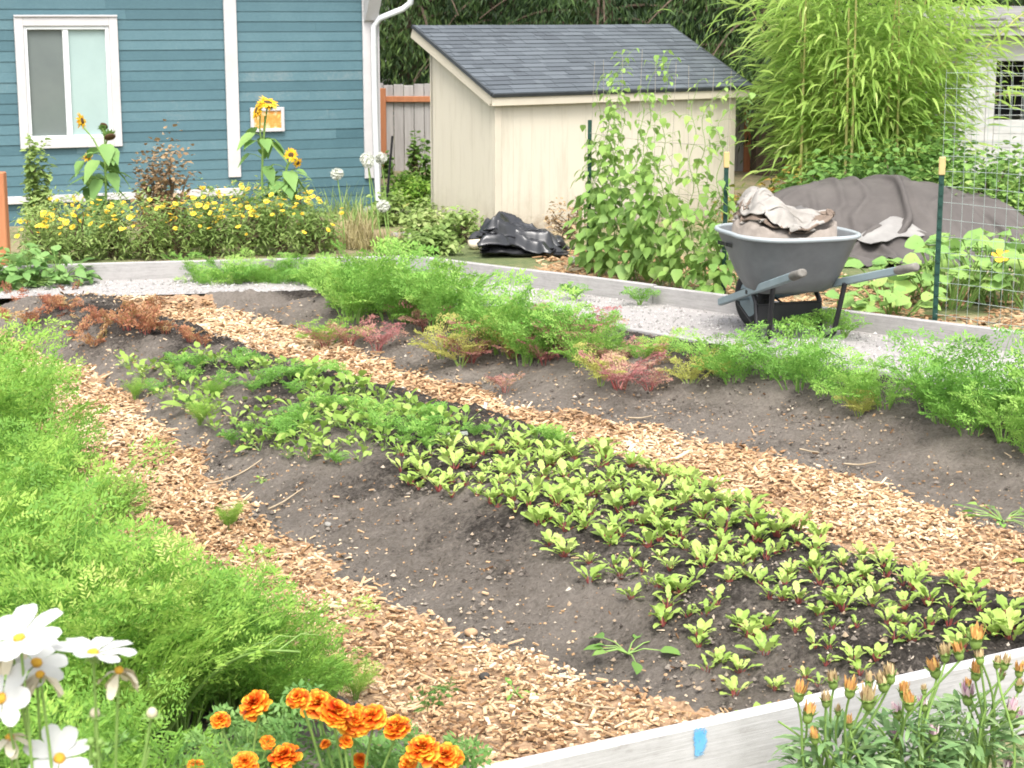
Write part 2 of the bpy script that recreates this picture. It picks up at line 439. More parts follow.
# ---- loose chips on the paths, crumbs on the soil, stones on the gravel
def zone(n, x0, x1, y0, y1):
    return np.column_stack([rng.uniform(x0, x1, n), rng.uniform(y0, y1, n)])
def slabs(mb, P, L, Wd, H, tilt, mat, tint):
    n = len(P); a = rng.uniform(0, 2 * math.pi, n)
    A = np.column_stack([np.cos(a), np.sin(a), rng.normal(0, tilt, n)]); A = unit(A)
    up = unit(np.column_stack([rng.normal(0, tilt, (n, 2)), np.ones(n)])); B = unit(np.cross(up, A)); U = np.cross(A, B)
    c = P[:, None]; A = A * (L / 2)[:, None]; B = B * (Wd / 2)[:, None]; U = U * H[:, None]
    k = rng.uniform(.4, 1.0, (n, 1))
    V = np.stack([P - A - B * k, P + A - B, P + A + B * k, P - A + B, P - A * .9 - B * k * .8 + U, P + A * .95 - B * .8 + U, P + A * .85 + B * k * .7 + U, P - A * .9 + B * .8 + U], 1).reshape(-1, 3)
    f = np.array([[4, 5, 6, 7], [0, 1, 5, 4], [1, 2, 6, 5], [2, 3, 7, 6], [3, 0, 4, 7]])
    mb.add(V, (np.arange(n)[:, None, None] * 8 + f).reshape(-1, 4), mat, np.repeat(tint, 8))
M_chip = tinted('wood_chip', [(0, (.10, .055, .03)), (.22, (.25, .14, .07)), (.5, (.41, .265, .145)), (.8, (.54, .385, .235)), (1, (.62, .50, .36))], .85, 60, .3)
q = zone(210000, -3.4, 3.6, 3.4, 12.4)
s, t = st(q); w = fbm(q[:, 0] * 5, q[:, 1] * 5, 4) * .13
da = np.minimum(s + w - (ml(t) - .62), ml(t) + .05 - s - w); db = np.minimum(s + w - (mr(t) - .04), rl(t) + .06 - s - w)
dd = np.maximum(da, db)
ok = (rng.random(len(q)) < np.clip(dd / .1 + .5, 0, 1) + .2 * np.exp(dd / .35) * (dd < -.05)) & (side(q, nb0, nbd) < -.03) & (side(q, ge0, ged) > 0) & (side(q, in0, ind) > .02)
ok &= rng.random(len(q)) < np.clip(.42 + .9 * (1 - (q[:, 1] - 3.4) / 9), 0, 1)
ok |= False
q = q[ok]; far = 1 + .12 * np.clip(q[:, 1] - 5, 0, 8)
nchip = len(q)
szk = np.where(dd[ok] < -.05, .5, 1.0); far = far * szk
g = MB()
slabs(g, np.column_stack([q, height(q[:, 0], q[:, 1]) * np.where(szk < 1, 1.0, .9) + rng.uniform(.002, .022, nchip) * szk ** 2]), rng.gamma(2.3, .0082, nchip).clip(.007, .10) * far, rng.uniform(.004, .015, nchip) * far, rng.uniform(.002, .006, nchip), .3, 0, np.clip(rng.beta(1.7, 1.5, nchip) + fbm(q[:, 0] * 2.6, q[:, 1] * 2.6, 3) * .45, 0, 1))
tag(g.build('wood_chips', M_chip), kind='stuff', label='tan wood chips strewn thick over the two paths between beds', cat='wood chips')
M_crumb = tinted('soil_crumb', [(0, (.05, .042, .036)), (.5, (.155, .132, .112)), (.82, (.24, .21, .175)), (.92, (.36, .27, .18)), (1, (.5, .45, .38))], .95, 40, .1)
q = zone(190000, -3.4, 3.6, 3.5, 12.2)
s, t = st(q)
ok = (side(q, nb0, nbd) < -.03) & (side(q, ge0, ged) > 0) & (side(q, in0, ind) > .02) & ~is_path(q[:, 0], q[:, 1]) & (rng.random(len(q)) < np.clip(1.3 - q[:, 1] / 11, .25, 1) * np.clip(.55 + 2.2 * fbm(q[:, 0] * 3.1, q[:, 1] * 3.1, 3), .12, 1))
q = q[ok]; nc = len(q)
oc = np.array([[1, 0, 0], [0, 1, 0], [-1, 0, 0], [0, -1, 0], [0, 0, 1], [0, 0, -.6]], float)
of = np.array([[0, 1, 4], [1, 2, 4], [2, 3, 4], [3, 0, 4], [1, 0, 5], [2, 1, 5], [3, 2, 5], [0, 3, 5]])
sz = rng.gamma(1.6, .0025, nc).clip(.0022, .0125)
V = np.column_stack([q, height(q[:, 0], q[:, 1]) + sz * .4])[:, None] + oc[None] * (sz[:, None, None] * rng.uniform(.5, 1.3, (nc, 6, 3)))
g = MB(); g.add(V.reshape(-1, 3), (np.arange(nc)[:, None, None] * 6 + of).reshape(-1, 3), 0, np.repeat(rng.random(nc) ** .9, 6))
tag(g.build('soil_crumbs', M_crumb), kind='stuff', label='loose dark soil crumbs and grit scattered over the beds', cat='soil')
M_stone = tinted('gravel_stone', [(0, (.2, .19, .18)), (.5, (.36, .345, .33)), (1, (.50, .48, .46))], .9, 30, .1)
q = zone(42000, -4.5, 4.6, 8.0, 14.0)
ok = ((side(q, ge0, ged) < 0) | (side(q, in0, ind) < 0)) & (side(q, bk0, bkd) > .04) & (side(q, ou0, oud) > .04)
q = q[ok]; nc = len(q); sz = rng.gamma(3, .0022, nc).clip(.004, .014)
V = np.column_stack([q, GZ + sz * .25])[:, None] + oc[None] * (sz[:, None, None] * rng.uniform(.6, 1.2, (nc, 6, 3)))
g = MB(); g.add(V.reshape(-1, 3), (np.arange(nc)[:, None, None] * 6 + of).reshape(-1, 3), 0, np.repeat(rng.random(nc), 6))
tag(g.build('gravel_stones', M_stone), kind='stuff', label='pale grey gravel covering the walk inside the outer boards', cat='gravel')
# bark litter outside the right board and straw by the plastic
q = zone(16000, .2, 6.0, 8.6, 15.6)
ok = (side(q, ou0, oud) < -.06) & (side(q, ou0, oud) > -2.6) & (fbm(q[:, 0] * 1.3, q[:, 1] * 1.3, 3) > -.25)
q = q[ok]; nc = len(q); g = MB()
slabs(g, np.column_stack([q, rng.uniform(-.03, .0, nc)]), rng.gamma(4, .014, nc), rng.uniform(.012, .03, nc), rng.uniform(.004, .01, nc), .2, 0, rng.beta(2, 2.6, nc) * .9)
tag(g.build('bark_litter', M_chip), kind='stuff', label='brown bark litter on the ground behind the long outer board', cat='bark')

# ---- boards round the plot
def board(name, p, q, z0, z1, th, m, label, cat='board'):
    p = np.asarray(p); q = np.asarray(q); d = unit(q - p); L = np.linalg.norm(q - p); nn = np.array([-d[1], d[0]])
    o = thing(name, label, cat, (*((p + q) / 2), 0), math.atan2(d[1], d[0]))
    k = MB(); nseg = max(2, int(L / .25))
    xs = np.linspace(-L / 2, L / 2, nseg + 1); b_ = .006
    prof = np.array([[-th / 2, z0], [-th / 2, z1 - b_], [-th / 2 + b_, z1], [th / 2 - b_, z1], [th / 2, z1 - b_], [th / 2, z0]])
    V = np.array([[x, a, c] for x in xs for a, c in prof]); wob = fbm(V[:, 0] * .8, V[:, 2] * 0 + 3, 2) * (.0 if m is M_wood_white else .014)
    V[:, 1] += wob; V[:, 2] += np.where(V[:, 2] > .05, fbm(V[:, 0] * .7 + 9, V[:, 2] * 0, 2) * .014, 0)
    k.grid(V, nseg + 1, 6)
    n6 = (nseg) * 6
    k.add(V[:6], [[0, 1, 2, 3], [0, 3, 4, 5]]); k.add(V[-6:], [[3, 2, 1, 0], [5, 4, 3, 0]])
    k.build('plank', m, o, local=True)
    return o
M_wood_white = timber('white_painted_board', (.45, .44, .44), (.38, .37, .365), (.24, .225, .21), .7)
nbo = board('bed_board', nb0 - nbd * 1.4 - nbn * .02, nb1 + nbd * 3.2 - nbn * .02, -.02, BOARD, .045, M_wood_white, 'white painted bed board with a blue paint mark, in front of the chips and beets', 'bed board')
M_blue = plain('blue_paint', (.09, .34, .62), (.16, .42, .66), 30, .7)
pq = ppl(699, 741, (*(nb0 - nbn * .0425), 0), np.array([nbn[0], nbn[1], 0]))
n = M_blue.node_tree; out = [x for x in n.nodes if x.type == 'OUTPUT_MATERIAL'][0]; bs = [x for x in n.nodes if x.type == 'BSDF_PRINCIPLED'][0]
at = n.nodes.new('ShaderNodeAttribute'); at.attribute_name = 'tint'; tr = n.nodes.new('ShaderNodeBsdfTransparent'); mx = n.nodes.new('ShaderNodeMixShader')
q = n.nodes.new('ShaderNodeMath'); q.operation = 'MULTIPLY_ADD'; q.inputs[1].default_value = 1.0; n.links.new(noise(n, 130, 4, .7), q.inputs[0]); n.links.new(at.outputs['Fac'], q.inputs[2])
n.links.new(ramp(n, [(.50, (0, 0, 0)), (.80, (.92, .92, .92))], q.outputs[0]), mx.inputs[0]); n.links.new(tr.outputs[0], mx.inputs[1]); n.links.new(bs.outputs[0], mx.inputs[2]); n.links.new(mx.outputs[0], out.inputs['Surface'])
k = MB(); kk, kr = 30, 7; ang = np.linspace(0, 2 * math.pi, kk, endpoint=False); sq = lambda c: np.sign(c) * np.abs(c) ** .6
rr_ = 1 + .10 * np.sin(ang * 3 + 1) + rng.normal(0, .05, kk); off = -nbn * .004; Vb = []; tb = []
for j in range(kr + 1):
    f_ = .05 + .95 * j / kr
    for i in range(kk):
        Vb.append([*(pq[:2] + off + nbd * (sq(math.cos(ang[i])) * .024 * rr_[i] * f_)), pq[2] + sq(math.sin(ang[i])) * .046 * rr_[i] * f_]); tb.append(.55 * (1 - f_ ** 3.0) - .12)
k.grid(np.array(Vb), kr + 1, kk, wrap=True, tint=np.array(tb))
mk = k.build('paint_mark', M_blue, None)
mk.parent = nbo; mk.matrix_parent_inverse = (Matrix.Translation(nbo.location) @ nbo.rotation_euler.to_matrix().to_4x4()).inverted()
board('bed_board', bk0 - bkd * 3, corner_o - bkd * .03, -.03, FB, .045, M_wood_grey, 'weathered grey bed board in front of the yellow flower bed', 'bed board')
mid = corner_o + oud * 2.35
board('bed_board', corner_o + oud * .0, mid - oud * .004, -.03, FB, .045, M_wood_grey, 'weathered grey bed board running past the black plastic and bean trellis', 'bed board')
board('bed_board', mid + oud * .004, ou1 + oud * 2.2, -.03, FB * .98, .045, M_wood_grey, 'weathered grey bed board behind the wheelbarrow, below the wire fence', 'bed board')
board('bed_board', corner_i + ind * 1.2, in1 + ind * 2.5, -.02, .125, .04, M_wood_grey, 'low grey board between the gravel and the row of carrots', 'bed board')

# ================================================================== THE HOUSE
M_teal, n, b, o = mat_base('teal_paint')
at = n.nodes.new('ShaderNodeAttribute'); at.attribute_name = 'tint'
mm = n.nodes.new('ShaderNodeMath'); mm.operation = 'MULTIPLY_ADD'; mm.inputs[1].default_value = .35; n.links.new(at.outputs['Fac'], mm.inputs[0])
m2 = n.nodes.new('ShaderNodeMath'); m2.operation = 'MULTIPLY_ADD'; m2.inputs[1].default_value = .45; n.links.new(noise(n, 1.6, 6, .75), m2.inputs[0])
m3 = n.nodes.new('ShaderNodeMath'); m3.operation = 'MULTIPLY'; m3.inputs[1].default_value = .25; n.links.new(noise(n, 34, 4, .7), m3.inputs[0]); n.links.new(m3.outputs[0], m2.inputs[2]); n.links.new(m2.outputs[0], mm.inputs[2])
n.links.new(ramp(n, [(.3, (.046, .107, .130)), (.52, (.062, .134, .160)), (.68, (.080, .158, .184)), (.84, (.16, .21, .22))], mm.outputs[0]), b.inputs['Base Color']); b.inputs['Roughness'].default_value = .6
bump(n, b, noise(n, 60, 4), .25, .004)
M_trim = plain('white_trim_paint', (.53, .51, .51), (.45, .435, .435), 3, .5)
M_vinyl = plain('white_vinyl', (.66, .68, .69), (.62, .64, .65), 3, .35)
hv = unit(np.array([4170.0, 1837.0, 0])); hn = np.array([hv[1], -hv[0], 0])              # along the wall, out of it towards the camera
HC = gp(376, 207, 0.0)                                                              # right corner of the wall
def hp(u, v): 
    p = ppl(u, v, HC, hn); return np.dot(p - HC, hv), p[2]
house = thing('blue_house', 'teal blue house with lapped siding, white trim and a sliding window', 'house', HC)
HA = np.array([hv, -hn, [0, 0, 1]])                                                  # local axes: along, inwards, up
def hbox(mb, a0, a1, z0, z1, out0, out1, bev=.004):
    c = HC + hv * (a0 + a1) / 2 + hn * (out0 + out1) / 2 + np.array([0, 0, (z0 + z1) / 2])
    mb.box(c, (a1 - a0, abs(out1 - out0), z1 - z0), ax=HA, bev=bev)
xt0, zt0 = hp(234, 175); xl, zl = hp(10, 197); xl2, zl2 = hp(240, 188)
wx0, wz1 = hp(13, 17); wx1, wz0 = hp(121, 147); wx0 = (wx0 + hp(20, 148)[0]) / 2; wx1 = (wx1 + hp(117, 17)[0]) / 2
wz1 = (wz1 + hp(117, 17)[1]) / 2; wz0 = (wz0 + hp(20, 148)[1]) / 2
HTOP, HLEFT = 3.2, -9.0
k = MB()
def siding(a0, a1, z0, z1, ex=.1, hole=None, shift=0.0):
    z = z0 + shift
    while z < z1:
        zt = min(z + ex, z1); spans = [(a0, a1)]
        if hole and zt > hole[2] and z < hole[3]: spans = [(a0, hole[0]), (hole[1], a1)]
        for (p, q_) in spans:
            cuts = [p]; x = p + rng.uniform(.8, 3.5)
            while x < q_ - .3: cuts.append(x); x += rng.uniform(2.2, 3.8)
            cuts.append(q_)
            for i in range(len(cuts) - 1):
                xa, xb = cuts[i] + (.0015 if i else 0), cuts[i + 1]
                j = rng.normal(0, .0015, 2); o0, o1 = .0125 + j[0], .006
                zz0 = z + .002 + rng.normal(0, .001)
                q4 = []
                for x_ in (xa, xb):
                    for (zz, oo) in ((zz0, -.02), (zz0, o0), (zt + .004, o1), (zt + .004, -.02)):
                        q4.append(HC + hv * x_ + hn * oo + np.array([0, 0, zz]))
                k.add(q4, [[0, 4, 5, 1], [1, 5, 6, 2], [2, 6, 7, 3], [0, 1, 2, 3], [4, 7, 6, 5]], 0, rng.random())
        z = zt
siding(HLEFT, xt0, zl2 - .0, HTOP, hole=(wx0 + .05, wx1 - .05, wz0 + .05, wz1 - .05))
siding(HLEFT, xt0, -.2, zl2 - .04, .11)
siding(xt0, -.02, -.2, HTOP, shift=.035)
hbox(k, HLEFT, wx0 + .03, -.2, HTOP, -.03, -.15, 0); hbox(k, wx1 - .03, -.02, -.2, HTOP, -.03, -.15, 0)   # the wall behind the boards
hbox(k, wx0 + .03, wx1 - .03, -.2, wz0 + .03, -.03, -.15, 0); hbox(k, wx0 + .03, wx1 - .03, wz1 - .03, HTOP, -.03, -.15, 0)
kk_ = HC + hv * (-.08) - hn * 3.0                                                  # the gable end going back
k.box(kk_ + np.array([0, 0, HTOP / 2 - .1]), (.1, 5.7, HTOP + .2), ax=HA)
k.build('wall', M_teal, house)
k = MB(); hbox(k, xt0 - .065, xt0 + .065, zt0 - .02, HTOP, .018, .045); k.build('trim_board', M_trim, house)
k = MB(); hbox(k, HLEFT, xl2 + .02, zl2 - .07, zl2 + .005, .012, .05); k.build('trim_board', M_trim, house)
cx0, _ = hp(362, 60); cx1, _ = hp(376, 60); _, cz0 = hp(370, 178)
k = MB(); hbox(k, cx0, cx1, cz0, HTOP, .016, .04); k.box(HC + hv * (cx1 + .012) - hn * .05 + np.array([0, 0, (cz0 + HTOP) / 2]), (.025, .2, HTOP - cz0), ax=HA, bev=.004)
k.build('corner_board', M_trim, house)
k = MB(); _, sz0 = hp(368, 22)
V = [HC + hv * a + hn * o_ + np.array([0, 0, z]) for a in (cx0 + .01, cx1 - .01) for (o_, z) in ((.043, sz0), (.09, sz0 + .02), (.36, sz0 + .42), (.36, sz0 + .6), (.043, sz0 + .6))]
k.add(V, [[0, 5, 6, 1], [1, 6, 7, 2], [2, 7, 8, 3], [3, 8, 9, 4]]); k.add(V, [[0, 1, 2], [0, 2, 3], [0, 3, 4], [5, 7, 6], [5, 8, 7], [5, 9, 8]])
k.build('eave_bracket', M_trim, house)
k = MB()                                                                            # roof above the frame, with its gutter
for e_ in (1,):
    A = [HC + hv * a + hn * o_ + np.array([0, 0, z]) for a in (HLEFT - .4, .45) for (o_, z) in ((.45, HTOP - .12), (.45, HTOP), (-3.0, HTOP + 1.6), (-3.0, HTOP + 1.5), (-6.4, HTOP), (-6.4, HTOP - .1))]
    k.add(A, [[0, 6, 7, 1], [1, 7, 8, 2], [2, 8, 10, 4], [4, 10, 11, 5], [0, 3, 9, 6], [3, 5, 11, 9], [0, 1, 2, 3], [3, 2, 4, 5], [6, 9, 8, 7], [9, 11, 10, 8]])
M_shingle0 = plain('house_roof', (.09, .085, .08), (.06, .055, .05), 12, .9)
k.build('roof', M_shingle0, house)
k = MB()
pA = [hp(u, v) for u, v in ((400, -12), (399, 3), (393, 9), (376, 18), (371, 26), (372.5, 120), (375.5, 200))]
path = [HC + hv * a + hn * o_ + np.array([0, 0, z]) for (a, z), o_ in zip(pA, (.36, .34, .3, .13, .09, .085, .085))]
k.tube(path, .032, n=8); k.build('downspout', M_vinyl, house, smooth=True)
# window
win = MB(); tw = .085
hbox(win, wx0, wx0 + tw, wz0, wz1, .014, .05); hbox(win, wx1 - tw, wx1, wz0, wz1, .014, .05)
hbox(win, wx0 + tw, wx1 - tw, wz1 - tw, wz1, .014, .048); hbox(win, wx0 + tw, wx1 - tw, wz0, wz0 + tw * .95, .014, .048)
hbox(win, wx0 - .0, wx1 + .0, wz1 + .001, wz1 + .02, .014, .065)
wino = win.build('window', M_trim, house)
def sub(mb, name, m, par, smooth=False):
    o = mb.build(name, m, None, smooth=smooth)
    V0 = -np.array(house.location); me = o.data
    co = np.empty(len(me.vertices) * 3); me.vertices.foreach_get('co', co); me.vertices.foreach_set('co', (co.reshape(-1, 3) + V0).ravel()); me.update()
    o.parent = par; return o
i0, i1, j0, j1 = wx0 + tw, wx1 - tw, wz0 + tw, wz1 - tw; mx = (i0 + i1) / 2 - .01; fw = .035
fr = MB()
for (a, b_, c, d_) in ((i0, i0 + fw, j0, j1), (i1 - fw, i1, j0, j1), (i0 + fw, i1 - fw, j1 - fw, j1), (i0 + fw, i1 - fw, j0, j0 + fw)): hbox(fr, a, b_, c, d_, -.04, .03)
hbox(fr, mx - .028, mx + .028, j0 + fw, j1 - fw, -.035, .022)
sub(fr, 'window_frame', M_vinyl, wino)
M_pane_l = plain('grey_pane', (.16, .185, .175), (.13, .15, .145), 1.2, .06, spec=.5)
M_pane_r = plain('blind_behind_pane', (.34, .44, .42), (.30, .39, .375), 2, .06, spec=.5)
k = MB(); hbox(k, i0 + fw, mx - .028, j0 + fw, j1 - fw, -.03, -.012, 0); sub(k, 'pane', M_pane_l, wino)
k = MB(); hbox(k, mx + .028, i1 - fw, j0 + fw, j1 - fw, -.03, -.008, 0); sub(k, 'pane', M_pane_r, wino)

# ================================================================== THE SHED
sv = unit(np.array([2558.0, 1837.0, 0])); sb = np.array([-sv[1], sv[0], 0])             # along the front, towards the back
SP = gp(495, 233, 0)
Nf = np.array([sv[1], -sv[0], 0])
def sp_(u, v): p = ppl(u, v, SP, Nf); return np.dot(p - SP, sv), p[2]
SW = sp_(735, 100)[0]; e0 = sp_(491, 93)
def onface(P0, dirv, u):
    d = ray(u, 300); nn = np.array([d[1], -d[0], 0]); nn = unit(np.array([ray(u, 0)[1], -ray(u, 0)[0], 0]))
    lo, hi = 0, 6
    for _ in range(60):
        m_ = (lo + hi) / 2; p = P0 + dirv * m_; uu = 512 + F * p[0] / (p[1] * math.cos(TH) + (CAM_H - p[2]) * math.sin(TH))
        if uu > u: lo = m_
        else: hi = m_
    return lo
SD = onface(SP + np.array([0, 0, 1.0]), sb, 432)
zf = e0[1] - .05                                                                       # top of the front wall
# the roof's back left corner: solve depth and rise from the two corners seen
EL = SP + sv * e0[0] - sb * .08 + np.array([0, 0, e0[1]])
best = None
for Lb in np.linspace(1, 5, 401):
    p = EL + sb * Lb; uu = 512 + F * p[0] / (p[1] * math.cos(TH) + (CAM_H - 1.9) * math.sin(TH))
    if best is None or abs(uu - 416) < best[0]: best = (abs(uu - 416), Lb, py(416, 25, p[1])[2])
RL_, RZ = best[1], best[2]
ER = sp_(745, 87)[0] + .03
print('shed', SW, SD, zf, RL_, RZ, ER)
M_shed, n, b, o = mat_base('cream_siding')
tc = n.nodes.new('ShaderNodeTexCoord'); sx = n.nodes.new('ShaderNodeSeparateXYZ'); n.links.new(tc.outputs['Object'], sx.inputs[0])
mm = n.nodes.new('ShaderNodeMath'); mm.operation = 'MULTIPLY_ADD'; mm.inputs[1].default_value = 1.1; n.links.new(sx.outputs['Z'], mm.inputs[0])
m2 = n.nodes.new('ShaderNodeMath'); m2.operation = 'MULTIPLY_ADD'; m2.inputs[1].default_value = .9; m2.inputs[2].default_value = -.25; n.links.new(noise(n, 7, 6, .75), m2.inputs[0]); n.links.new(m2.outputs[0], mm.inputs[2])
mud = ramp(n, [(.10, (.26, .21, .155)), (.34, (.47, .425, .345)), (.6, (.52, .475, .39))], mm.outputs[0])
st_n = noise(n, 4, 5, .7, stretch=(3, 3, .25))
mx = n.nodes.new('ShaderNodeMix'); mx.data_type = 'RGBA'; mx.blend_type = 'MULTIPLY'; mx.inputs[0].default_value = 1.0
n.links.new(mud, mx.inputs[6]); n.links.new(ramp(n, [(.33, (.86, .85, .83)), (.5, (1, 1, 1))], st_n), mx.inputs[7]); n.links.new(mx.outputs[2], b.inputs['Base Color']); b.inputs['Roughness'].default_value = .7
M_shedtrim = plain('cream_trim', (.52, .47, .38), (.47, .42, .34), 3, .6)
shed = thing('garden_shed', 'small cream shed with a sloping dark shingle roof', 'shed', SP)
SA = np.array([sv, sb, [0, 0, 1]])
slope = (RZ - e0[1]) / RL_
zb = zf + slope * SD
k = MB()
def wallpts(f, n, grooves):                                                            # vertical grooved panel
    for i in range(n):
        a0, a1 = i / n, (i + 1) / n
        f(a0 + .0, a1 - .012 * 8 / n if grooves else a1)
npan = int(SW / .2)
for i in range(npan):                                                                 # front: boards with shallow grooves
    a0 = SW * i / npan + .0007; a1 = SW * (i + 1) / npan - .0007
    k.box(SP + sv * (a0 + a1) / 2 + sb * .007 + np.array([0, 0, zf / 2 - .05]), (a1 - a0, .006, zf + .1), ax=SA)
k.box(SP + sv * SW / 2 + sb * .02 + np.array([0, 0, zf / 2 - .05]), (SW - .002, .022, zf + .1), ax=SA)
def sidewall(off, out):
    nn = int(SD / .2)
    for i in range(nn):
        a0 = SD * i / nn + .0007 + .03; a1 = SD * (i + 1) / nn - .0007 + .03
        q_ = []
        for o_ in (0, out):
            for (a, z) in ((a0, -.1), (a1, -.1), (a1, zf + slope * a1), (a0, zf + slope * a0)): q_.append(SP + sv * (off + o_) + sb * a + np.array([0, 0, z]))
        k.add(q_, [[0, 1, 2, 3], [4, 7, 6, 5], [0, 4, 5, 1], [1, 5, 6, 2], [2, 6, 7, 3], [3, 7, 4, 0]])
    q_ = []
    for o_ in (out * 1.05, out * 2.6):
        for (a, z) in ((.03, -.1), (SD, -.1), (SD, zb), (.03, zf)): q_.append(SP + sv * (off + o_) + sb * a + np.array([0, 0, z]))
    k.add(q_, [[0, 1, 2, 3], [4, 7, 6, 5]])
sidewall(0, .006); sidewall(SW, -.006)
k.box(SP + sv * SW / 2 + sb * SD + np.array([0, 0, zb / 2 - .05]), (SW, .03, zb + .1), ax=SA)
k.build('wall', M_shed, shed)
for nm, a in (('corner_trim', .0), ('corner_trim', SW)):
    k = MB(); k.box(SP + sv * (a + (.03 if a == 0 else -.03)) - sb * .006 + np.array([0, 0, zf / 2 - .05]), (.07, .014, zf + .1), ax=SA, bev=.003); k.build(nm, M_shedtrim, shed)
# roof: shingle courses on a deck, with fascia boards
M_shingle, n, b, o = mat_base('slate_grey_shingles')
at = n.nodes.new('ShaderNodeAttribute'); at.attribute_name = 'tint'
f2 = noise(n, 130, 3); mm = n.nodes.new('ShaderNodeMath'); mm.operation = 'MULTIPLY_ADD'; mm.inputs[1].default_value = .5; n.links.new(f2, mm.inputs[0])
m2 = n.nodes.new('ShaderNodeMath'); m2.operation = 'MULTIPLY_ADD'; m2.inputs[1].default_value = .6; m2.inputs[2].default_value = -.05; n.links.new(at.outputs['Fac'], m2.inputs[0]); n.links.new(m2.outputs[0], mm.inputs[2])
n.links.new(ramp(n, [(.1, (.05, .058, .068)), (.5, (.07, .082, .094)), (.9, (.098, .112, .126))], mm.outputs[0]), b.inputs['Base Color']); b.inputs['Roughness'].default_value = .9
rax = unit(sb + np.array([0, 0, slope])); rn = np.cross(sv, rax); RLs = np.linalg.norm(sb * RL_ + np.array([0, 0, slope * RL_]))
R0 = SP - sb * .08 + np.array([0, 0, e0[1]])
a0r, a1r = e0[0] - .03, ER
k = MB(); c = R0 + sv * (a0r + a1r) / 2 + rax * RLs / 2 - rn * .02
RA = np.array([sv, rax, rn])
roof_deck = MB().box(c, (a1r - a0r, RLs, .03), ax=RA)
nc = int(RLs / .085)
for i in range(nc):
    v0 = RLs * i / nc - .012; v1 = RLs * (i + 1) / nc + .02; x = a0r - rng.uniform(0, .25)
    while x < a1r:
        w_ = rng.choice([.08, .13, .2, .28]); xa, xb = max(x, a0r), min(x + w_ - .004, a1r)
        if xb > xa + .01:
            th_ = .004 + .003 * rng.random(); q_ = []
            for (vv, hh) in ((v0, 0), (v0, th_ + .006), (v1, th_ - .004), (v1, 0)):
                for xx in (xa, xb): q_.append(R0 + sv * xx + rax * min(vv, RLs) + rn * (hh - .004))
            k.add(q_, [[0, 1, 3, 2], [2, 3, 5, 4], [0, 2, 4, 6], [1, 7, 5, 3]], 0, rng.random())
        x += w_
rf = k.build('roof', M_shingle, shed)
M_edge = plain('dark_drip_edge', (.05, .055, .06), (.035, .04, .045), 10, .7)
k = MB(); k.box(R0 + sv * (a0r + a1r) / 2 - rax * .012 - rn * .016, (a1r - a0r + .02, .02, .034), ax=RA)
for a in (a0r - .012, a1r + .012): k.box(R0 + sv * a + rax * RLs / 2 - rn * .012, (.02, RLs, .03), ax=RA)
k.build('roof_edge', M_edge, shed)
k = roof_deck
k.box(R0 + sv * (a0r + a1r) / 2 + sb * .02 - np.array([0, 0, .075]), (a1r - a0r - .0, .025, .085), ax=SA, bev=.003)
for a in (a0r + .01, a1r - .01): k.box(R0 + sv * a + rax * RLs / 2 - rn * .085, (.03, RLs, .09), ax=RA, bev=.003)
k.build('fascia', M_shedtrim, shed)

# ================================================================== BEHIND: fence, far house, trees
M_fence = plain('silvered_fence_wood', (.42, .40, .385), (.29, .275, .265), 3, .9, .3, 30, stretch=(7, 7, .5))
M_rust = plain('orange_stained_wood', (.46, .19, .09), (.36, .14, .065), 4, .8, .3, 30, stretch=(6, 6, .6))
fy = 24.0
fx0, fx1 = py(372, 90, fy)[0] - 3.2, py(440, 90, fy)[0] + 7.5
ftop = py(400, 84, fy)[2]
fence = thing('picket_fence', 'grey close-boarded fence with an orange rail in the gap by the shed', 'fence', ((fx0 + fx1) / 2, fy, 0))
k = MB(); x = fx0
while x < fx1:
    k.box((x + .065, fy + rng.normal(0, .004), ftop / 2 - .05 + rng.normal(0, .008)), (.128, .02, ftop + .1), bev=.004, tint=rng.random()); x += .134
k.build('boards', M_fence, fence)
k = MB(); k.box(((fx0 + fx1) / 2, fy - .035, py(400, 99, fy)[2]), (fx1 - fx0, .045, .075), bev=.005); k.build('rail', M_rust, fence)
px_ = py(383, 90, fy)[0]
for xx in (px_, px_ + 2.4, px_ + 4.8, px_ - 2.4):
    k = MB(); k.box((xx, fy - .06 - .045, ftop / 2 - .05), (.085, .085, ftop), bev=.006); k.build('post', M_rust, fence)
M_tan = plain('tan_siding', (.50, .38, .22), (.44, .33, .19), 2, .8)
ty = 31.0
tx = py(388, 60, ty)[0]
th_ = thing('tan_house', 'tan sided house with white corner trim behind the grey fence', 'house', (tx - 2.5, ty + 2, 0))
k = MB(); z = 0
while z < 3.2:
    k.add([[tx - 5, ty, z], [tx - .1, ty, z], [tx - .1, ty + .02, z + .16], [tx - 5, ty + .02, z + .16], [tx - 5, ty + .03, z], [tx - .1, ty + .03, z]], [[0, 1, 2, 3], [0, 4, 5, 1]]); z += .155
k.box((tx - 2.55, ty + 2.0, 1.6), (4.86, 3.9, 3.2)); k.build('wall', M_tan, th_)
k = MB(); k.box((tx - .04, ty + .02, 1.6), (.14, .12, 3.2), bev=.005); k.build('corner_board', M_trim, th_)
k = MB(); k.add([[tx - 5.4, ty - .4, 3.2], [tx + .4, ty - .4, 3.2], [tx + .4, ty + 2, 4.6], [tx - 5.4, ty + 2, 4.6], [tx - 5.4, ty + 4.4, 3.2], [tx + .4, ty + 4.4, 3.2]], [[0, 1, 2, 3], [3, 2, 5, 4], [0, 4, 5, 1]]); k.build('roof', M_shingle0, th_)

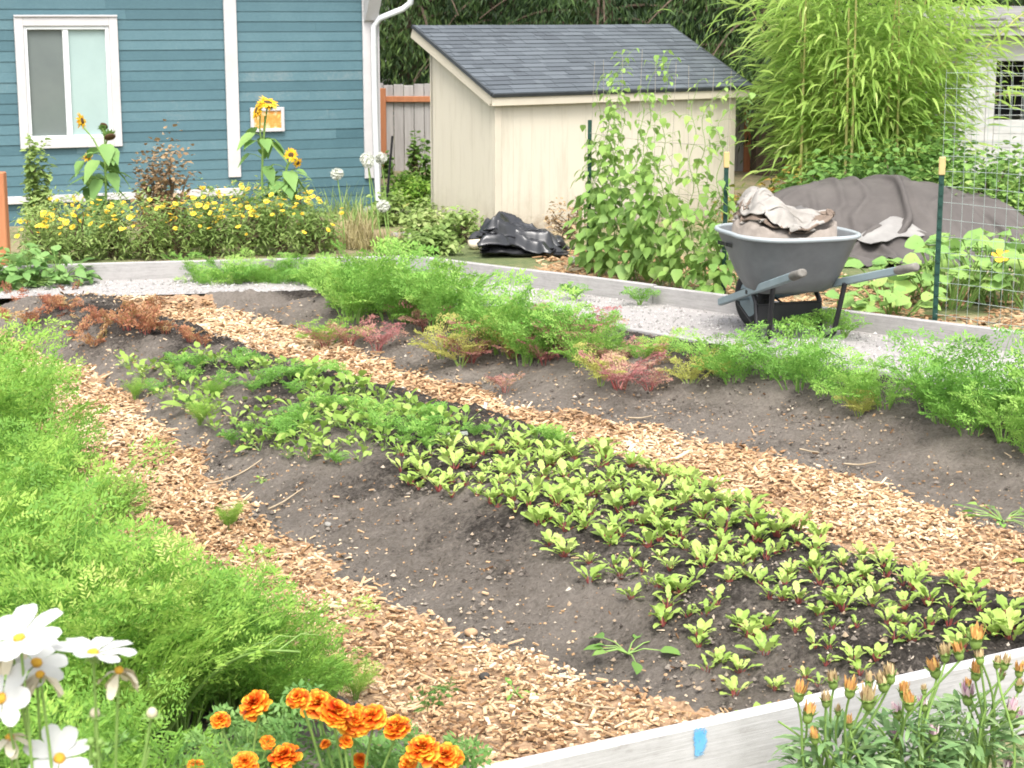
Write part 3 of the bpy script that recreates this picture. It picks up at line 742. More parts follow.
M_bark = plain('cedar_bark', (.12, .085, .06), (.06, .042, .03), 6, .95, .6, 20, stretch=(5, 5, .6))
M_cedar = leafy('cedar_foliage', [(0, (.008, .018, .008)), (.4, (.02, .044, .013)), (.7, (.055, .10, .024)), (1, (.12, .18, .045))], .2, .6, 1.1)
def make_cedar(seed, H=8.5, R=2.3, low=.95):
    r = np.random.default_rng(seed)
    o = thing('cedar_tree', 'cedar', 'tree', (0, 0, 0))
    t = MB(); t.tube([[0, 0, -.3], [.03, .02, 1.2], [.0, .05, 3.5], [.05, 0, 6], [0, 0, H]], [.26, .21, .15, .09, .02], n=9)
    c = MB()
    nb = 64
    for i in range(nb):
        z0 = low + .5 + (H - low - .9) * (i / nb) ** 1.9
        az = i * 2.4 + r.normal(0, .3); L = R * (1 - .75 * (z0 - low) / (H - low)) * r.uniform(.75, 1.15)
        u = np.linspace(0, 1, 12); d = np.array([math.cos(az), math.sin(az), 0])
        P = np.array([0, 0, z0]) + d * (L * u)[:, None] + np.array([0, 0, 1.0]) * (.12 * L * np.sin(u * 2.6) - .28 * L * u ** 2)[:, None]
        t.tube(P, np.linspace(.035, .008, 12), n=4, cap=False)
        m = int(800 * (1.0 if z0 < 3.2 else .35) * L / R)
        uu = r.uniform(.15, 1.0, m); B = np.stack([np.interp(uu, u, P[:, j]) for j in range(3)], 1)
        sidev = np.array([-d[1], d[0], 0]); sd = r.uniform(-1, 1, m)
        B = B + sidev * (sd * .55 * L * (.35 + .4 * np.sin(uu * 3.0)))[:, None] + np.array([0, 0, 1]) * (-.22 * np.abs(sd) - r.gamma(1.6, .13, m))[:, None]
        A = np.column_stack([r.normal(0, .5, m) + d[0] * .35 + sidev[0] * sd * .3, r.normal(0, .5, m) + d[1] * .35 + sidev[1] * sd * .3, -np.ones(m)])
        Bv = np.column_stack([np.cos(q_ := r.uniform(0, 6.28, m)), np.sin(q_), np.zeros(m)])
        c.leaves(B, A, Bv, r.uniform(.07, .19, m), r.uniform(.006, .016, m), 0, np.clip(r.normal(.45, .2) + r.normal(0, .16, m), 0, 1))
    t.build('trunk', M_bark, o); c.build('crown', M_cedar, o)
    return o
ced = Stand([make_cedar(s_) for s_ in (1, 2, 3)])
CL = [(414, 26.5, 0, 1.0, 'dark drooping cedar tree in the gap between blue house and shed'),
      (505, 26.5, 1, 1.05, 'cedar tree above the left end of the shed roof'),
      (600, 24.5, 2, 1.0, 'cedar tree above the middle of the shed roof'),
      (690, 25.5, 0, 1.1, 'cedar tree above the right end of the shed roof'),
      (775, 23.5, 1, 1.0, 'dark cedar tree just left of the tall bamboo top'),
      (880, 26, 2, 1.1, 'dark cedar tree hidden behind the bamboo clump'),
      (985, 27, 0, 1.15, 'dark cedar tree above the roof of the white coop'),
      (1080, 27, 1, 1.1, 'dark cedar tree right of the white coop roof'),
      (455, 33, 2, 1.2, 'farther cedar tree seen between the first two cedars'),
      (560, 34, 1, 1.2, 'farther cedar tree behind the middle of the shed'),
      (660, 33, 0, 1.25, 'farther cedar tree behind the right half of the shed'),
      (740, 35, 2, 1.2, 'farther cedar tree between shed roof and bamboo'),
      (930, 34, 1, 1.25, 'farther cedar tree behind bamboo and coop'),
      (1020, 35, 2, 1.3, 'farther cedar tree behind the white coop')]
for i, (u, Y, kx, sc, lb) in enumerate(CL):
    ced.put(kx, (py(u, 10, Y)[0], Y, .25 if i == 0 else -.1), rng.uniform(0, 6.28), sc, lb, 'cedars behind the shed')

# ================================================================== BAMBOO, COOP, BRAMBLES
LANCE = [(0, .12), (.15, .8), (.4, 1.0), (.7, .62), (1, .03)]
OVAL = [(0, .1), (.2, .75), (.45, 1.0), (.75, .7), (1, .05)]
HEART = [(0, .55), (.14, .95), (.4, 1.0), (.72, .5), (1, .04)]
M_bam = leafy('bamboo_leaf', [(0, (.20, .34, .07)), (.3, (.33, .50, .11)), (.6, (.46, .60, .16)), (.85, (.60, .66, .30)), (1, (.60, .52, .26))], .55, .45, 1.4)
M_culm = plain('bamboo_culm', (.50, .44, .18), (.36, .36, .12), 5, .5)
Yb = 18.6; bx = py(860, 165, Yb)[0]
bam = thing('bamboo_clump', 'tall bushy bamboo clump with arching leaves and bare tan culms', 'bamboo', (bx, Yb, 0))
fo = MB(); tops = []
for i in range(78):
    a = rng.uniform(0, 6.28); r0 = math.sqrt(rng.random()) * .75; h = rng.uniform(1.3, 3.3) if i > 5 else rng.uniform(2.6, 3.4)
    lean = rng.uniform(.2, .78) if i > 5 else .12
    r0 = r0 * (1.0 if i > 5 else 1.25); a = a if i > 5 else -abs(a % 3.14)
    b0 = np.array([bx + math.cos(a) * r0, Yb + math.sin(a) * r0 * .9, 0]); dd = np.array([math.cos(a), math.sin(a), 0]) + np.array([rng.normal(0, .3), rng.normal(0, .3), 0])
    u = np.linspace(0, 1, 9); P = b0 + dd * (lean * u ** 2.2 * 1.05)[:, None] + np.array([0, 0, 1]) * (h * u - .28 * lean * u ** 3)[:, None]
    if i < 26:
        kk_ = MB(); kk_.tube(P, np.linspace(.017, .006, 9), n=6)
        for q_ in range(1, 9): kk_.ball(P[q_] , .016 - .0012 * q_, seg=6, rings=3)
        kk_.build('culm', M_culm, bam, smooth=True)
    else: fo.tube(P, np.linspace(.006, .002, 9), n=4, cap=False, tint=.9)
    m = int(165 * h / 2.3)
    uu = rng.uniform(.12, 1, m) ** .8; B = np.stack([np.interp(uu, u, P[:, j]) for j in range(3)], 1)
    az = rng.uniform(0, 6.28, m); o_ = np.column_stack([np.cos(az), np.sin(az), rng.uniform(-.3, .7, m)])
    B = B + o_ * rng.gamma(2, .10, m)[:, None]
    A = o_ + dd * .5 + np.column_stack([np.zeros((m, 2)), rng.uniform(-.5, .5, m)])
    fo.blades(B, A, o_ * .8 + np.column_stack([rng.normal(0, .3, (m, 2)) + [0, -.35], np.full(m, .6)]), rng.uniform(.13, .30, m), rng.uniform(.008, .018, m), LANCE, rng.uniform(.1, .75, m), .15, [0, 0, -1.0], 0, np.clip(rng.normal(.5, .22, m), 0, 1))
fo.build('foliage', M_bam, bam)

Yc = 21.0
M_white_old = plain('weathered_white_boards', (.52, .52, .51), (.36, .355, .345), 2, .8, .3, 20, stretch=(1, 1, 6))
M_dark = plain('painted_interior_shade', (.02, .02, .02), (.012, .012, .012), 4, .9)
M_tinroof = plain('grey_flat_roof', (.26, .25, .24), (.15, .145, .14), 3, .8)
cxl = py(962, 60, Yc)[0]; cxr = cxl + 3.4; ctop = py(1000, 22, Yc)[2]
coop = thing('white_coop', 'weathered white coop with a dark wire-screened opening at the right edge', 'coop', ((cxl + cxr) / 2, Yc + 1, 0))
wl = py(997, 60, Yc)[0]; wr = wl + 1.5; wb, wt = py(1000, 120, Yc)[2], py(1000, 61, Yc)[2]
k = MB()
def bd(x0, x1, z0, z1, m=0, y0=0, y1=.05): k.box(((x0 + x1) / 2, Yc + (y0 + y1) / 2, (z0 + z1) / 2), (x1 - x0, y1 - y0, z1 - z0), m, bev=.004)
x = cxl
while x < wl - .02: bd(x, min(x + .148, wl), 0, ctop - .16); x += .152
x = wr
while x < cxr - .02: bd(x, min(x + .148, cxr), 0, ctop - .16); x += .152
z = 0
while z < wb - .02: bd(wl + .003, wr - .003, z, min(z + .16, wb)); z += .163
bd(wl + .003, wr - .003, wt, ctop - .16)
k.box((cxl + .025, Yc + 1.1, ctop / 2), (.05, 2.05, ctop - .1)); k.box((cxr - .025, Yc + 1.1, ctop / 2), (.05, 2.05, ctop - .1)); k.box(((cxl + cxr) / 2, Yc + 2.1, ctop / 2), (3.28, .05, ctop - .1))
k.build('wall', M_white_old, coop)
k = MB(); bd(cxl - .3, cxr + .3, ctop - .15, ctop - .04, 0, -.2, -.14); k.build('fascia', M_trim, coop)
k = MB(); k.add([[cxl - .35, Yc - .26, ctop - .05], [cxr + .35, Yc - .26, ctop - .05], [cxr + .35, Yc + 2.4, ctop + .14], [cxl - .35, Yc + 2.4, ctop + .14], [cxl - .35, Yc - .26, ctop], [cxr + .35, Yc - .26, ctop], [cxr + .35, Yc + 2.4, ctop + .19], [cxl - .35, Yc + 2.4, ctop + .19]], [[0, 3, 2, 1], [4, 5, 6, 7], [0, 1, 5, 4], [1, 2, 6, 5], [2, 3, 7, 6], [3, 0, 4, 7]])
for i in range(4): k.box((cxl + .1 + i * .9, Yc + .1, ctop + .03 + rng.uniform(0, .02)), (.75, .25, .022), ax=np.array(Matrix.Rotation(rng.normal(0, .06), 3, 'Z')))
k.build('roof', M_tinroof, coop)
k = MB(); k.box(((wl + wr) / 2, Yc + .9, (wb + wt) / 2), (wr - wl, .04, wt - wb)); k.build('interior_shade_panel', M_dark, coop)  # near-black panel set inside; the coop's interior shade is painted as its colour
M_wire = plain('galvanised_wire', (.55, .58, .56), (.42, .45, .43), 20, .4, metal=.3)
k = MB()
for i in range(11): xx = wl + .05 + i * .13; k.tube([[xx, Yc - .01, wb], [xx, Yc - .01, wt]], .003, n=4)
for i in range(6): zz = wb + (wt - wb) * (i + .5) / 6; k.tube([[wl, Yc - .01, zz], [wr, Yc - .01, zz]], .003, n=4)
k.build('wire_screen', M_wire, coop)
M_perch = plain('perch_wood', (.36, .25, .16), None, 6)
k = MB(); k.tube([[wl, Yc + .3, wb + .28], [wr, Yc + .32, wb + .31]], .02); k.build('perch', M_perch, coop, smooth=True)

M_bram = leafy('bramble_leaf', [(0, (.06, .13, .03)), (.4, (.13, .25, .055)), (.7, (.22, .36, .085)), (1, (.36, .46, .14))], .3, .5, 2.2)
M_turn = leafy('turning_leaf', [(0, (.06, .10, .02)), (.4, (.16, .20, .03)), (.62, (.34, .24, .05)), (.82, (.40, .15, .05)), (1, (.28, .07, .03))], .3, .5, 2)
M_twig = plain('brown_twig', (.16, .12, .08), (.09, .065, .04), 12, .9)
def shrub(name, label, cat, base, rx, ry, h, n, Lr, mat, group=None, shape=OVAL, wr_=.42, stems=10, top=.55, bend=(.1, .5), ncl=14):
    o = thing(name, label, cat, base, 0, group)
    st_ = MB(); f_ = MB(); b0 = np.array(base, float)
    cl = []
    for i in range(ncl):
        a = rng.uniform(0, 6.28); r_c = math.sqrt(rng.random()) * .8; zc = h * rng.uniform(.25, .95) * (1 - .5 * r_c ** 2)
        c = b0 + np.array([math.cos(a) * rx * r_c, math.sin(a) * ry * r_c, zc]); cl.append(c)
        P = np.array([b0 + (c - b0) * np.array([u, u, u ** .8]) + np.array([rng.normal(0, .02), rng.normal(0, .02), 0]) for u in np.linspace(0, 1, 6)]); P[0] = b0 + (c - b0) * [.25, .25, 0]; P[0, 2] = base[2] - .03
        st_.tube(P, np.linspace(.008, .003, 6) * (1 + h), n=5, cap=False)
    cl = np.array(cl); ci = rng.integers(0, ncl, n); sp = rng.normal(0, 1, (n, 3)); sp = unit(sp) * rng.random((n, 1)) ** .5
    P = cl[ci] + sp * np.array([rx * .42, ry * .42, h * .34]); lowm = rng.random(n) < .25; P[:, 2] = np.where(lowm, base[2] + h * .45 * rng.random(n), np.maximum(P[:, 2], base[2] + .01))
    az = rng.uniform(0, 6.28, n); A = np.column_stack([np.cos(az), np.sin(az), rng.uniform(-.5, .7, n)]) + sp * .7
    tint = np.clip(rng.normal(.5, .2, n) + rng.normal(0, .12, ncl)[ci], 0, 1)
    L = rng.uniform(*Lr, n)
    f_.blades(P, A, np.column_stack([rng.normal(0, .35, (n, 2)), np.ones(n)]), L, L * wr_, shape, rng.uniform(*bend, n), .2, [0, 0, -1.0], 0, tint)
    st_.build('stem', M_twig, o); f_.build('foliage', mat, o)
    return o
for (u, v, Y, rx, h, lb) in ((930, 165, 17.6, .75, .95, 'dense green bramble bush below the coop, right of the bamboo'), (850, 165, 17.0, .75, .66, 'low green bramble bush in front of the bamboo foot'), (900, 165, 16.8, .7, .72, 'green bramble bush between the bamboo foot and the coop bramble'), (1020, 165, 17.2, .6, .92, 'green bramble bush at the right edge behind the wire fence'), (985, 200, 16.4, .6, .75, 'green bramble bush spilling over the right end of the tarp')):
    shrub('bramble_bush', lb, 'bush', (py(u, v, Y)[0], Y, 0), rx, .6, h, 1900, (.05, .095), M_bram, 'brambles behind the tarp', ncl=18)
shrub('turning_vine', 'low vine with leaves turning orange at the foot of the bamboo', 'vine', (py(778, 160, 17.5)[0], 17.5, 0), .75, .5, .52, 1100, (.04, .085), M_turn, ncl=16)

# ================================================================== TARP, BARROW, PLASTIC
M_tarp = plain('brown_grey_tarp', (.10, .089, .082), (.068, .06, .056), 3, .8, .25, 45)
M_tarp2 = plain('pale_fabric', (.27, .26, .245), (.20, .19, .18), 5, .8, .3, 40)
def sheet(mb, V, nu, nv, th=.006, mat=0, smooth=True):
    """a cloth of points row-major, given thickness"""
    V = np.asarray(V).reshape(nu, nv, 3); du = np.gradient(V, axis=0); dv = np.gradient(V, axis=1); N = unit(np.cross(du, dv))
    N = np.where(N[..., 2:3] < 0, -N, N)
    n0 = mb.n
    mb.grid(V.reshape(-1, 3), nu, nv, mat); mb.grid((V - N * th).reshape(-1, 3), nu, nv, mat)
    rim = [i * nv for i in range(nu)] + [(nu - 1) * nv + j for j in range(1, nv)] + [i * nv + nv - 1 for i in range(nu - 2, -1, -1)] + [j for j in range(nv - 2, 0, -1)]
    f = np.array([[rim[i], rim[(i + 1) % len(rim)], rim[(i + 1) % len(rim)] + nu * nv, rim[i] + nu * nv] for i in range(len(rim))]) + n0
    mb.f4.append(f); mb.m4.append(np.full(len(f), mat))
def folds(x, y, amp, sc, seed=0, ang=0.0):
    ca, sa = math.cos(ang), math.sin(ang); a = x * ca + y * sa; b = -x * sa + y * ca
    wv = fbm(x * sc * .5 + seed, y * sc * .5 - seed, 3) * 1.4
    r1 = 1 - np.abs(np.mod(a * sc + wv * 1.5 + seed, 2) - 1) ** .8 * 1.0
    return amp * (r1 ** 3 * (.5 + fbm(a * sc * .7 + seed, b * sc * .35, 2)) )
def settle(P, rest, hfun, steps=220, iters=6, fric=.6, clampf=None, stiff_bend=.25):
    """let a square-meshed cloth fall and rest on a height function; rest > spacing leaves slack that buckles into folds"""
    P = P.copy(); Vl = np.zeros_like(P)
    def fix(A, B, L, k):
        d = B - A; l = np.linalg.norm(d, axis=-1, keepdims=True); c = d * (.5 * k * (1 - L / np.maximum(l, 1e-6))); A += c; B -= c
    r2 = rest * math.sqrt(2)
    for it in range(steps):
        Q = P.copy(); Vl[..., 2] -= .0016; P += Vl * .93
        for _ in range(iters):
            for o_ in (0, 1):
                n_ = (P.shape[0] - o_) // 2 * 2; A = P[o_:o_ + n_:2]; B = P[o_ + 1:o_ + n_:2]; fix(A, B, rest, 1.0)
                n_ = (P.shape[1] - o_) // 2 * 2; A = P[:, o_:o_ + n_:2]; B = P[:, o_ + 1:o_ + n_:2]; fix(A, B, rest, 1.0)
            for o_ in (0, 1):
                for p_ in (0, 1):
                    q = P[o_:, p_:]; m0, m1 = q.shape[0] // 2 * 2, q.shape[1] // 2 * 2; q = q[:m0, :m1]
                    fix(q[0::2, 0::2], q[1::2, 1::2], r2, .5); fix(q[1::2, 0::2], q[0::2, 1::2], r2, .5)
            for o_ in range(4):
                n_ = (P.shape[0] - o_) // 4 * 4
                if n_: fix(P[o_:o_ + n_:4], P[o_ + 2:o_ + n_:4], 2 * rest, stiff_bend)
                n_ = (P.shape[1] - o_) // 4 * 4
                if n_: fix(P[:, o_:o_ + n_:4], P[:, o_ + 2:o_ + n_:4], 2 * rest, stiff_bend)
            if clampf is not None: clampf(P)
            h = hfun(P[..., 0], P[..., 1]); low = P[..., 2] < h + .006
            P[..., 2] = np.where(low, h + .006, P[..., 2])
        Vl = P - Q; Vl[low] *= (1 - fric)
    return P
tY = 15.6; tp = py(895, 240, tY); tarp = thing('tarp_heap', 'brownish grey tarp draped in folds over a heap behind the wheelbarrow', 'tarp', (tp[0], tY, 0))
nu, nv = 92, 84
def heap(U, Vv):
    g_ = lambda cx_, cy_, sx, sy, h: h * np.exp(-((U - cx_) / sx) ** 2 - ((Vv - cy_) / sy) ** 2)
    q = g_(-.35, .55, .6, .6, .62) + g_(.35, .45, .5, .55, .48) + g_(1.0, .4, .4, .5, .30) + g_(-.95, .35, .4, .5, .30) + g_(-.1, -.2, .25, .3, .08) + g_(.5, -.1, .2, .25, .10)
    return .68 * np.tanh(q / .6)
U, Vv = np.meshgrid(np.linspace(-1.32, 1.36, nu), np.linspace(-1.0, 1.45, nv), indexing='ij')
P_t = np.stack([U, Vv, heap(U, Vv) + .06 + fbm(U * 3.2, Vv * 3.2, 3) * .12], -1); P_i = P_t.copy()
def pins(P):
    for sl_ in (np.s_[0], np.s_[-1], np.s_[:, 0], np.s_[:, -1]): P[sl_][..., :2] = P_i[sl_][..., :2]
    for (i_, j_) in ((20, 50), (34, 30), (48, 54), (60, 36), (72, 56), (26, 66), (56, 20), (40, 12), (78, 30), (12, 34)): P[i_ - 1:i_ + 2, j_ - 1:j_ + 2, :2] = P_i[i_ - 1:i_ + 2, j_ - 1:j_ + 2, :2]

P_t = settle(P_t, 2.68 / 91 * 1.17, heap, 190, 6, .7, pins, .18)
P_t[..., 2] = np.maximum(P_t[..., 2], 0) - .02; P_t[..., 0] += tp[0]; P_t[..., 1] += tY
k = MB(); sheet(k, P_t, nu, nv, .004); cov = k.build('cover', M_tarp, tarp, smooth=True); md_ = cov.modifiers.new('smooth', 'SUBSURF'); md_.levels = 1; md_.render_levels = 1
k = MB(); tq = gp(893, 256); nu2, nv2 = 40, 22                                          # the pale turned-back corner
U2, V2 = np.meshgrid(np.linspace(-.3, .42, nu2), np.linspace(-.12, .16, nv2), indexing='ij')
Z2 = .03 + .16 * np.exp(-((U2 - .15) / .3) ** 2) * ss(-.25, .15, V2) + folds(U2, V2, .05, 4, 1.1, .4) + fbm(U2 * 5, V2 * 5, 3) * .03
a_ = .45; sheet(k, np.stack([tq[0] + U2 * math.cos(a_) - V2 * math.sin(a_), tq[1] + .12 + U2 * math.sin(a_) + V2 * math.cos(a_), np.maximum(Z2, .005) + .09], -1), nu2, nv2); k.build('turned_corner', M_tarp2, tarp, smooth=True)
k = MB(); tq = py(768, 190, 15.2); U2, V2 = np.meshgrid(np.linspace(-.38, .4, 40), np.linspace(-.3, .3, 24), indexing='ij')
Z2 = .34 + .32 * U2 + folds(U2, V2, .10, 3.6, .3, 1.3) + fbm(U2 * 4, V2 * 4, 3) * .05
Z2 = (Z2 - .05) * np.clip(np.minimum.reduce([U2 + .38, .4 - U2, V2 + .3, .3 - V2]) / .08, 0, 1) ** .5
sheet(k, np.stack([tq[0] + U2, tq[1] + V2, np.maximum(Z2, -.02)], -1), 40, 24, .01); k.build('folded_edge', plain('dark_tarp_fold', (.16, .15, .145), (.10, .095, .09), 6, .7), tarp, smooth=True)

# wheelbarrow: x right, y towards the wheel
WB = gp(789, 338, GZ); wrz = math.radians(20)
wb_ = thing('wheelbarrow', 'grey plastic wheelbarrow with black legs, loaded with crumpled fabric', 'wheelbarrow', WB, wrz); wb_.scale = (1.05, 1.02, .93)
M_tray = plain('grey_plastic', (.145, .152, .156), (.105, .11, .112), 5, .5, .08, 50)
M_rim = plain('pale_grey_rim', (.33, .36, .37), (.28, .31, .32), 4, .45)
M_rail = plain('grey_green_rail', (.24, .30, .32), (.19, .24, .255), 5, .5)
M_grip = plain('worn_grip', (.21, .195, .175), (.13, .12, .105), 14, .8)
M_black = plain('black_metal', (.022, .022, .024), (.014, .014, .015), 8, .45)
def ring(z, x0, x1, y0, y1, p, n=44):
    a = np.arange(n) * 2 * math.pi / n; c, s_ = np.cos(a), np.sin(a)
    c = np.sign(c) * np.abs(c) ** p; s_ = np.sign(s_) * np.abs(s_) ** p
    wx_ = np.where(s_ > 0, x1 * (1 - .06 * s_), x0)                                        # narrower at the nose
    z = z + .05
    return np.column_stack([c * wx_ * 1.16, (y0 + y1) / 2 + s_ * (y1 - y0) / 2, np.broadcast_to(z, (n,))])
prof = [(.268, .10, .10, 0.0, .15), (.262, .19, .18, -.11, .22), (.285, .215, .205, -.15, .255), (.36, .243, .232, -.195, .32), (.50, .278, .262, -.265, .43), (.615, .305, .285, -.32, .525), (.632, .312, .292, -.33, .532)]
inn_ = [(.632, .285, .268, -.305, .505), (.55, .27, .255, -.27, .44), (.40, .235, .22, -.20, .33), (.29, .19, .18, -.12, .22), (.285, .08, .08, 0.0, .15)]
k = MB(); R_ = [ring(z, a, b2, c, d, .62) for z, a, b2, c, d in prof + inn_]
k.grid(np.concatenate(R_), len(R_), 44, wrap=True)
k.add(R_[0], [[0, i + 1, i] for i in range(1, 43)]); k.add(R_[-1], [[0, i, i + 1] for i in range(1, 43)])
tray = k.build('tray', M_tray, wb_, smooth=True, local=True)
k = MB(); rg = ring(.634, .309, .289, -.328, .53, .62); k.tube(np.concatenate([rg, rg[:2]]), .0155, n=8, cap=False); sub_rim = k.build('rim', M_rim, tray, smooth=True, local=True)
k = MB()                                                                               # small dark lettering, too faded to read, on the left flank
for i, w_ in enumerate((.014, .016, .012, .016, .006, .016, .014, .012, .016)):
    yy = .30 - i * .021; zz = .555
    k.box((-.322, yy, zz + .05), (.004, w_, .026), bev=.001); 
k.build('faded_lettering', M_black, tray, local=True)
for s_ in (-1, 1):
    P0, P1 = np.array([s_ * .105, .70, .13]), np.array([s_ * .325, -.64, .52]); ax1 = unit(P1 - P0); ax2 = unit(np.cross([0, 0, 1], ax1)); ax3 = np.cross(ax1, ax2)
    k = MB(); k.box((P0 + P1) / 2, (np.linalg.norm(P1 - P0), .036, .05), ax=[ax1, ax2, ax3], bev=.006)
    rl_ = k.build('handle_rail', M_rail, wb_, local=True)
    k = MB(); k.tube([P1 - ax1 * .02, P1 + ax1 * .0, P1 + ax1 * .08, P1 + ax1 * .14, P1 + ax1 * .145], [.026, .03, .027, .028, .018], n=10); k.build('grip', M_grip, rl_, smooth=True, local=True)
    k = MB(); lx = s_ * .205
    k.tube([[lx * .98, .10, .33], [lx, .03, .24], [lx * 1.0, .0, .03], [lx, -.03, .008], [lx, -.10, .008], [lx * 1.02, -.15, .05], [lx * 1.12, -.22, .38]], .0155, n=7)
    k.build('leg', M_black, wb_, smooth=True, local=True)
    k = MB(); k.tube([[lx * .9, .05, .06], [s_ * .13, .44, .19]], .007, n=5); k.build('brace', M_black, wb_, local=True)
k = MB(); k.box((0, .0, .165), (.41, .012, .125), bev=.004); k.box((0, .006, .2315), (.41, .03, .008)); k.build('leg_plate', M_black, wb_, local=True)
k = MB(); k.box((0, .12, .295), (.44, .05, .03), bev=.004); k.box((0, .27, .275), (.36, .05, .03), bev=.004); k.build('cross_member', M_black, wb_, local=True)
wh = MB(); an = np.linspace(0, 2 * math.pi, 33)[:-1]
tr_ = [(.120, -.032), (.155, -.043), (.178, -.034), (.184, -.014), (.184, .014), (.178, .034), (.155, .043), (.120, .032)]
V = np.array([[xx, .47 + r2 * math.cos(a), .186 + r2 * math.sin(a)] for a in an for r2, xx in tr_])
V = V.reshape(32, 8, 3); V = np.concatenate([V, V[:1]]); wh.grid(V.reshape(-1, 3), 33, 8)
for i in range(40):
    a = i * 2 * math.pi / 40; wh.box((0, .47 + .185 * math.cos(a), .186 + .185 * math.sin(a)), (.05, .014, .006), ax=[[1, 0, 0], [0, -math.sin(a), math.cos(a)], [0, math.cos(a), math.sin(a)]])
wheel = wh.build('wheel', plain('black_rubber', (.03, .03, .03), (.02, .02, .02), 20, .8), wb_, smooth=True, local=True)
k = MB(); k.tube([[-.03, .47, .186], [.03, .47, .186]], .122, n=20); k.tube([[-.15, .47, .186], [.15, .47, .186]], .012, n=8); k.build('rim', M_rail, wheel, local=True)
# crumpled fabric in the tray
fb = thing('crumpled_fabric', 'crumpled pale and brown fabric heaped in the wheelbarrow tray', 'fabric', WB + np.array([0, 0, .60]), wrz); fb.scale = (1.2, 1.0, .82)
M_fab = plain('pale_fabric_outside', (.32, .30, .275), (.20, .185, .165), 6, .85, .3, 60)
M_fab2 = plain('brown_fabric_inside', (.19, .145, .112), (.12, .088, .067), 6, .9, .3, 60)
def bunch(name, cx_, cy_, rx, ry, h, sd, m, z0=0.0, rot=0.0, tiltx=0.0):
    nu, nv = 72, 44
    A_, Rr = np.meshgrid(np.linspace(0, 2 * math.pi, nu), np.linspace(0.02, 1, nv), indexing='ij')
    wob = 1 + .22 * fbm(np.cos(A_) * 1.5 + sd, np.sin(A_) * 1.5, 3)
    X_ = np.cos(A_) * Rr * rx * wob; Y_ = np.sin(A_) * Rr * ry * wob
    H_ = h * (1 - Rr ** 3.2) + (folds(X_, Y_, h * .38, 5, sd, .5 + sd) + folds(X_, Y_, h * .08, 9, sd * 1.7, 2.0 + sd)) * (1 - Rr ** 6) + fbm(X_ * 6 + sd, Y_ * 6, 2) * h * .3 + h * .22 * (np.abs(np.mod(A_ * 1.75 + sd + 1.6 * fbm(X_ * 6 + sd, Y_ * 6, 2), 2) - 1) ** 1.8 - .3) * ss(.1, .5, Rr) * (1 - Rr ** 8) + tiltx * X_
    ca, sa = math.cos(rot), math.sin(rot)
    k = MB(); sheet(k, np.stack([cx_ + X_ * ca - Y_ * sa, cy_ + X_ * sa + Y_ * ca, np.maximum(H_, -.05) + z0], -1).reshape(-1, 3), nu, nv, .006); k.build(name, m, fb, smooth=True, local=True)
def load(x, y):
    g_ = lambda cx_, cy_, sx, sy, h: h * np.exp(-((x - cx_) / sx) ** 2 - ((y - cy_) / sy) ** 2)
    return np.where((x / .25) ** 2 + ((y - .1) / .36) ** 2 < 1, .03, -.05) + g_(-.08, .22, .15, .15, .15) + g_(-.18, .08, .09, .2, .07) + g_(.12, -.06, .15, .2, .14) + g_(.05, .33, .15, .14, .05) + .035 * np.sin(x * 31 + 2 * np.sin(y * 17)) * np.sin(y * 27 + 1.5 * np.sin(x * 19)) + g_(-.12, .0, .12, .16, .07) + g_(.02, .36, .16, .12, .10)
def inrim(P):
    a_ = np.hypot(P[..., 0] / .272, (P[..., 1] - .10) / .375); sc_ = np.where((a_ > 1) & (P[..., 2] < .5), 1 / np.maximum(a_, 1e-6), 1.0)
    P[..., 0] *= sc_; P[..., 1] = .10 + (P[..., 1] - .10) * sc_
A_, Rr = np.meshgrid(np.linspace(0, 2 * math.pi, 70), np.linspace(0.02, 1, 44), indexing='ij')
X_ = np.cos(A_) * Rr * .258; Y_ = .105 + np.sin(A_) * Rr * .352
k = MB(); sheet(k, np.stack([X_, Y_, np.where(Rr > .98, -.045, load(X_ * .9, .1 + (Y_ - .1) * .9) * .85 - .012)], -1).reshape(-1, 3), 70, 44, .006); k.build('lining', plain('dusty_fabric', (.27, .235, .205), (.17, .145, .122), 9, .9, .3, 50), fb, smooth=True, local=True)
for (lb_, n_, w_, l_, cx_, cy_, ro_, z_, sl_, sd_) in (('bundle', 50, .50, .68, 0, .10, .1, .14, 1.3, 1.0), ('bundle', 60, .46, .66, .0, .11, .35, .24, 1.45, 5.0)):
    q1, q2 = np.meshgrid(np.linspace(-1, 1, n_), np.linspace(-1, 1, int(n_ * l_ / w_)), indexing='ij')
    xx = q1 * w_ / 2; yy = q2 * l_ / 2; ca, sa = math.cos(ro_), math.sin(ro_)
    P = np.stack([cx_ + xx * ca - yy * sa, cy_ + xx * sa + yy * ca, z_ + .14 * fbm(q1 * 3.5 + sd_, q2 * 3.5, 3)], -1)
    base_h = load if sd_ < 2 else (lambda x, y: load(x, y) + .03)
    P = settle(P, w_ / (n_ - 1) * sl_, base_h, 170, 6, .8, inrim, .10)
    nu_, nv_ = q1.shape
    if sd_ > 4: P[..., 2] += .10 * np.exp(-((P[..., 0] + .10) / .07) ** 2) * ss(.5, .1, np.abs(P[..., 1] - .15))
    k = MB(); sheet(k, P, nu_, nv_, .004)
    msk = (fbm(q1[:-1, :-1] * 1.5 + sd_, q2[:-1, :-1] * 1.5, 3) + .28 * (q2[:-1, :-1] < -.55)).ravel() > .16
    k.m4[0] = msk.astype(int); k.m4[1] = msk.astype(int)
    o = k.build(lb_, [M_fab, M_fab2], fb, smooth=True, local=True); md_ = o.modifiers.new('smooth', 'SUBSURF'); md_.levels = 1; md_.render_levels = 1

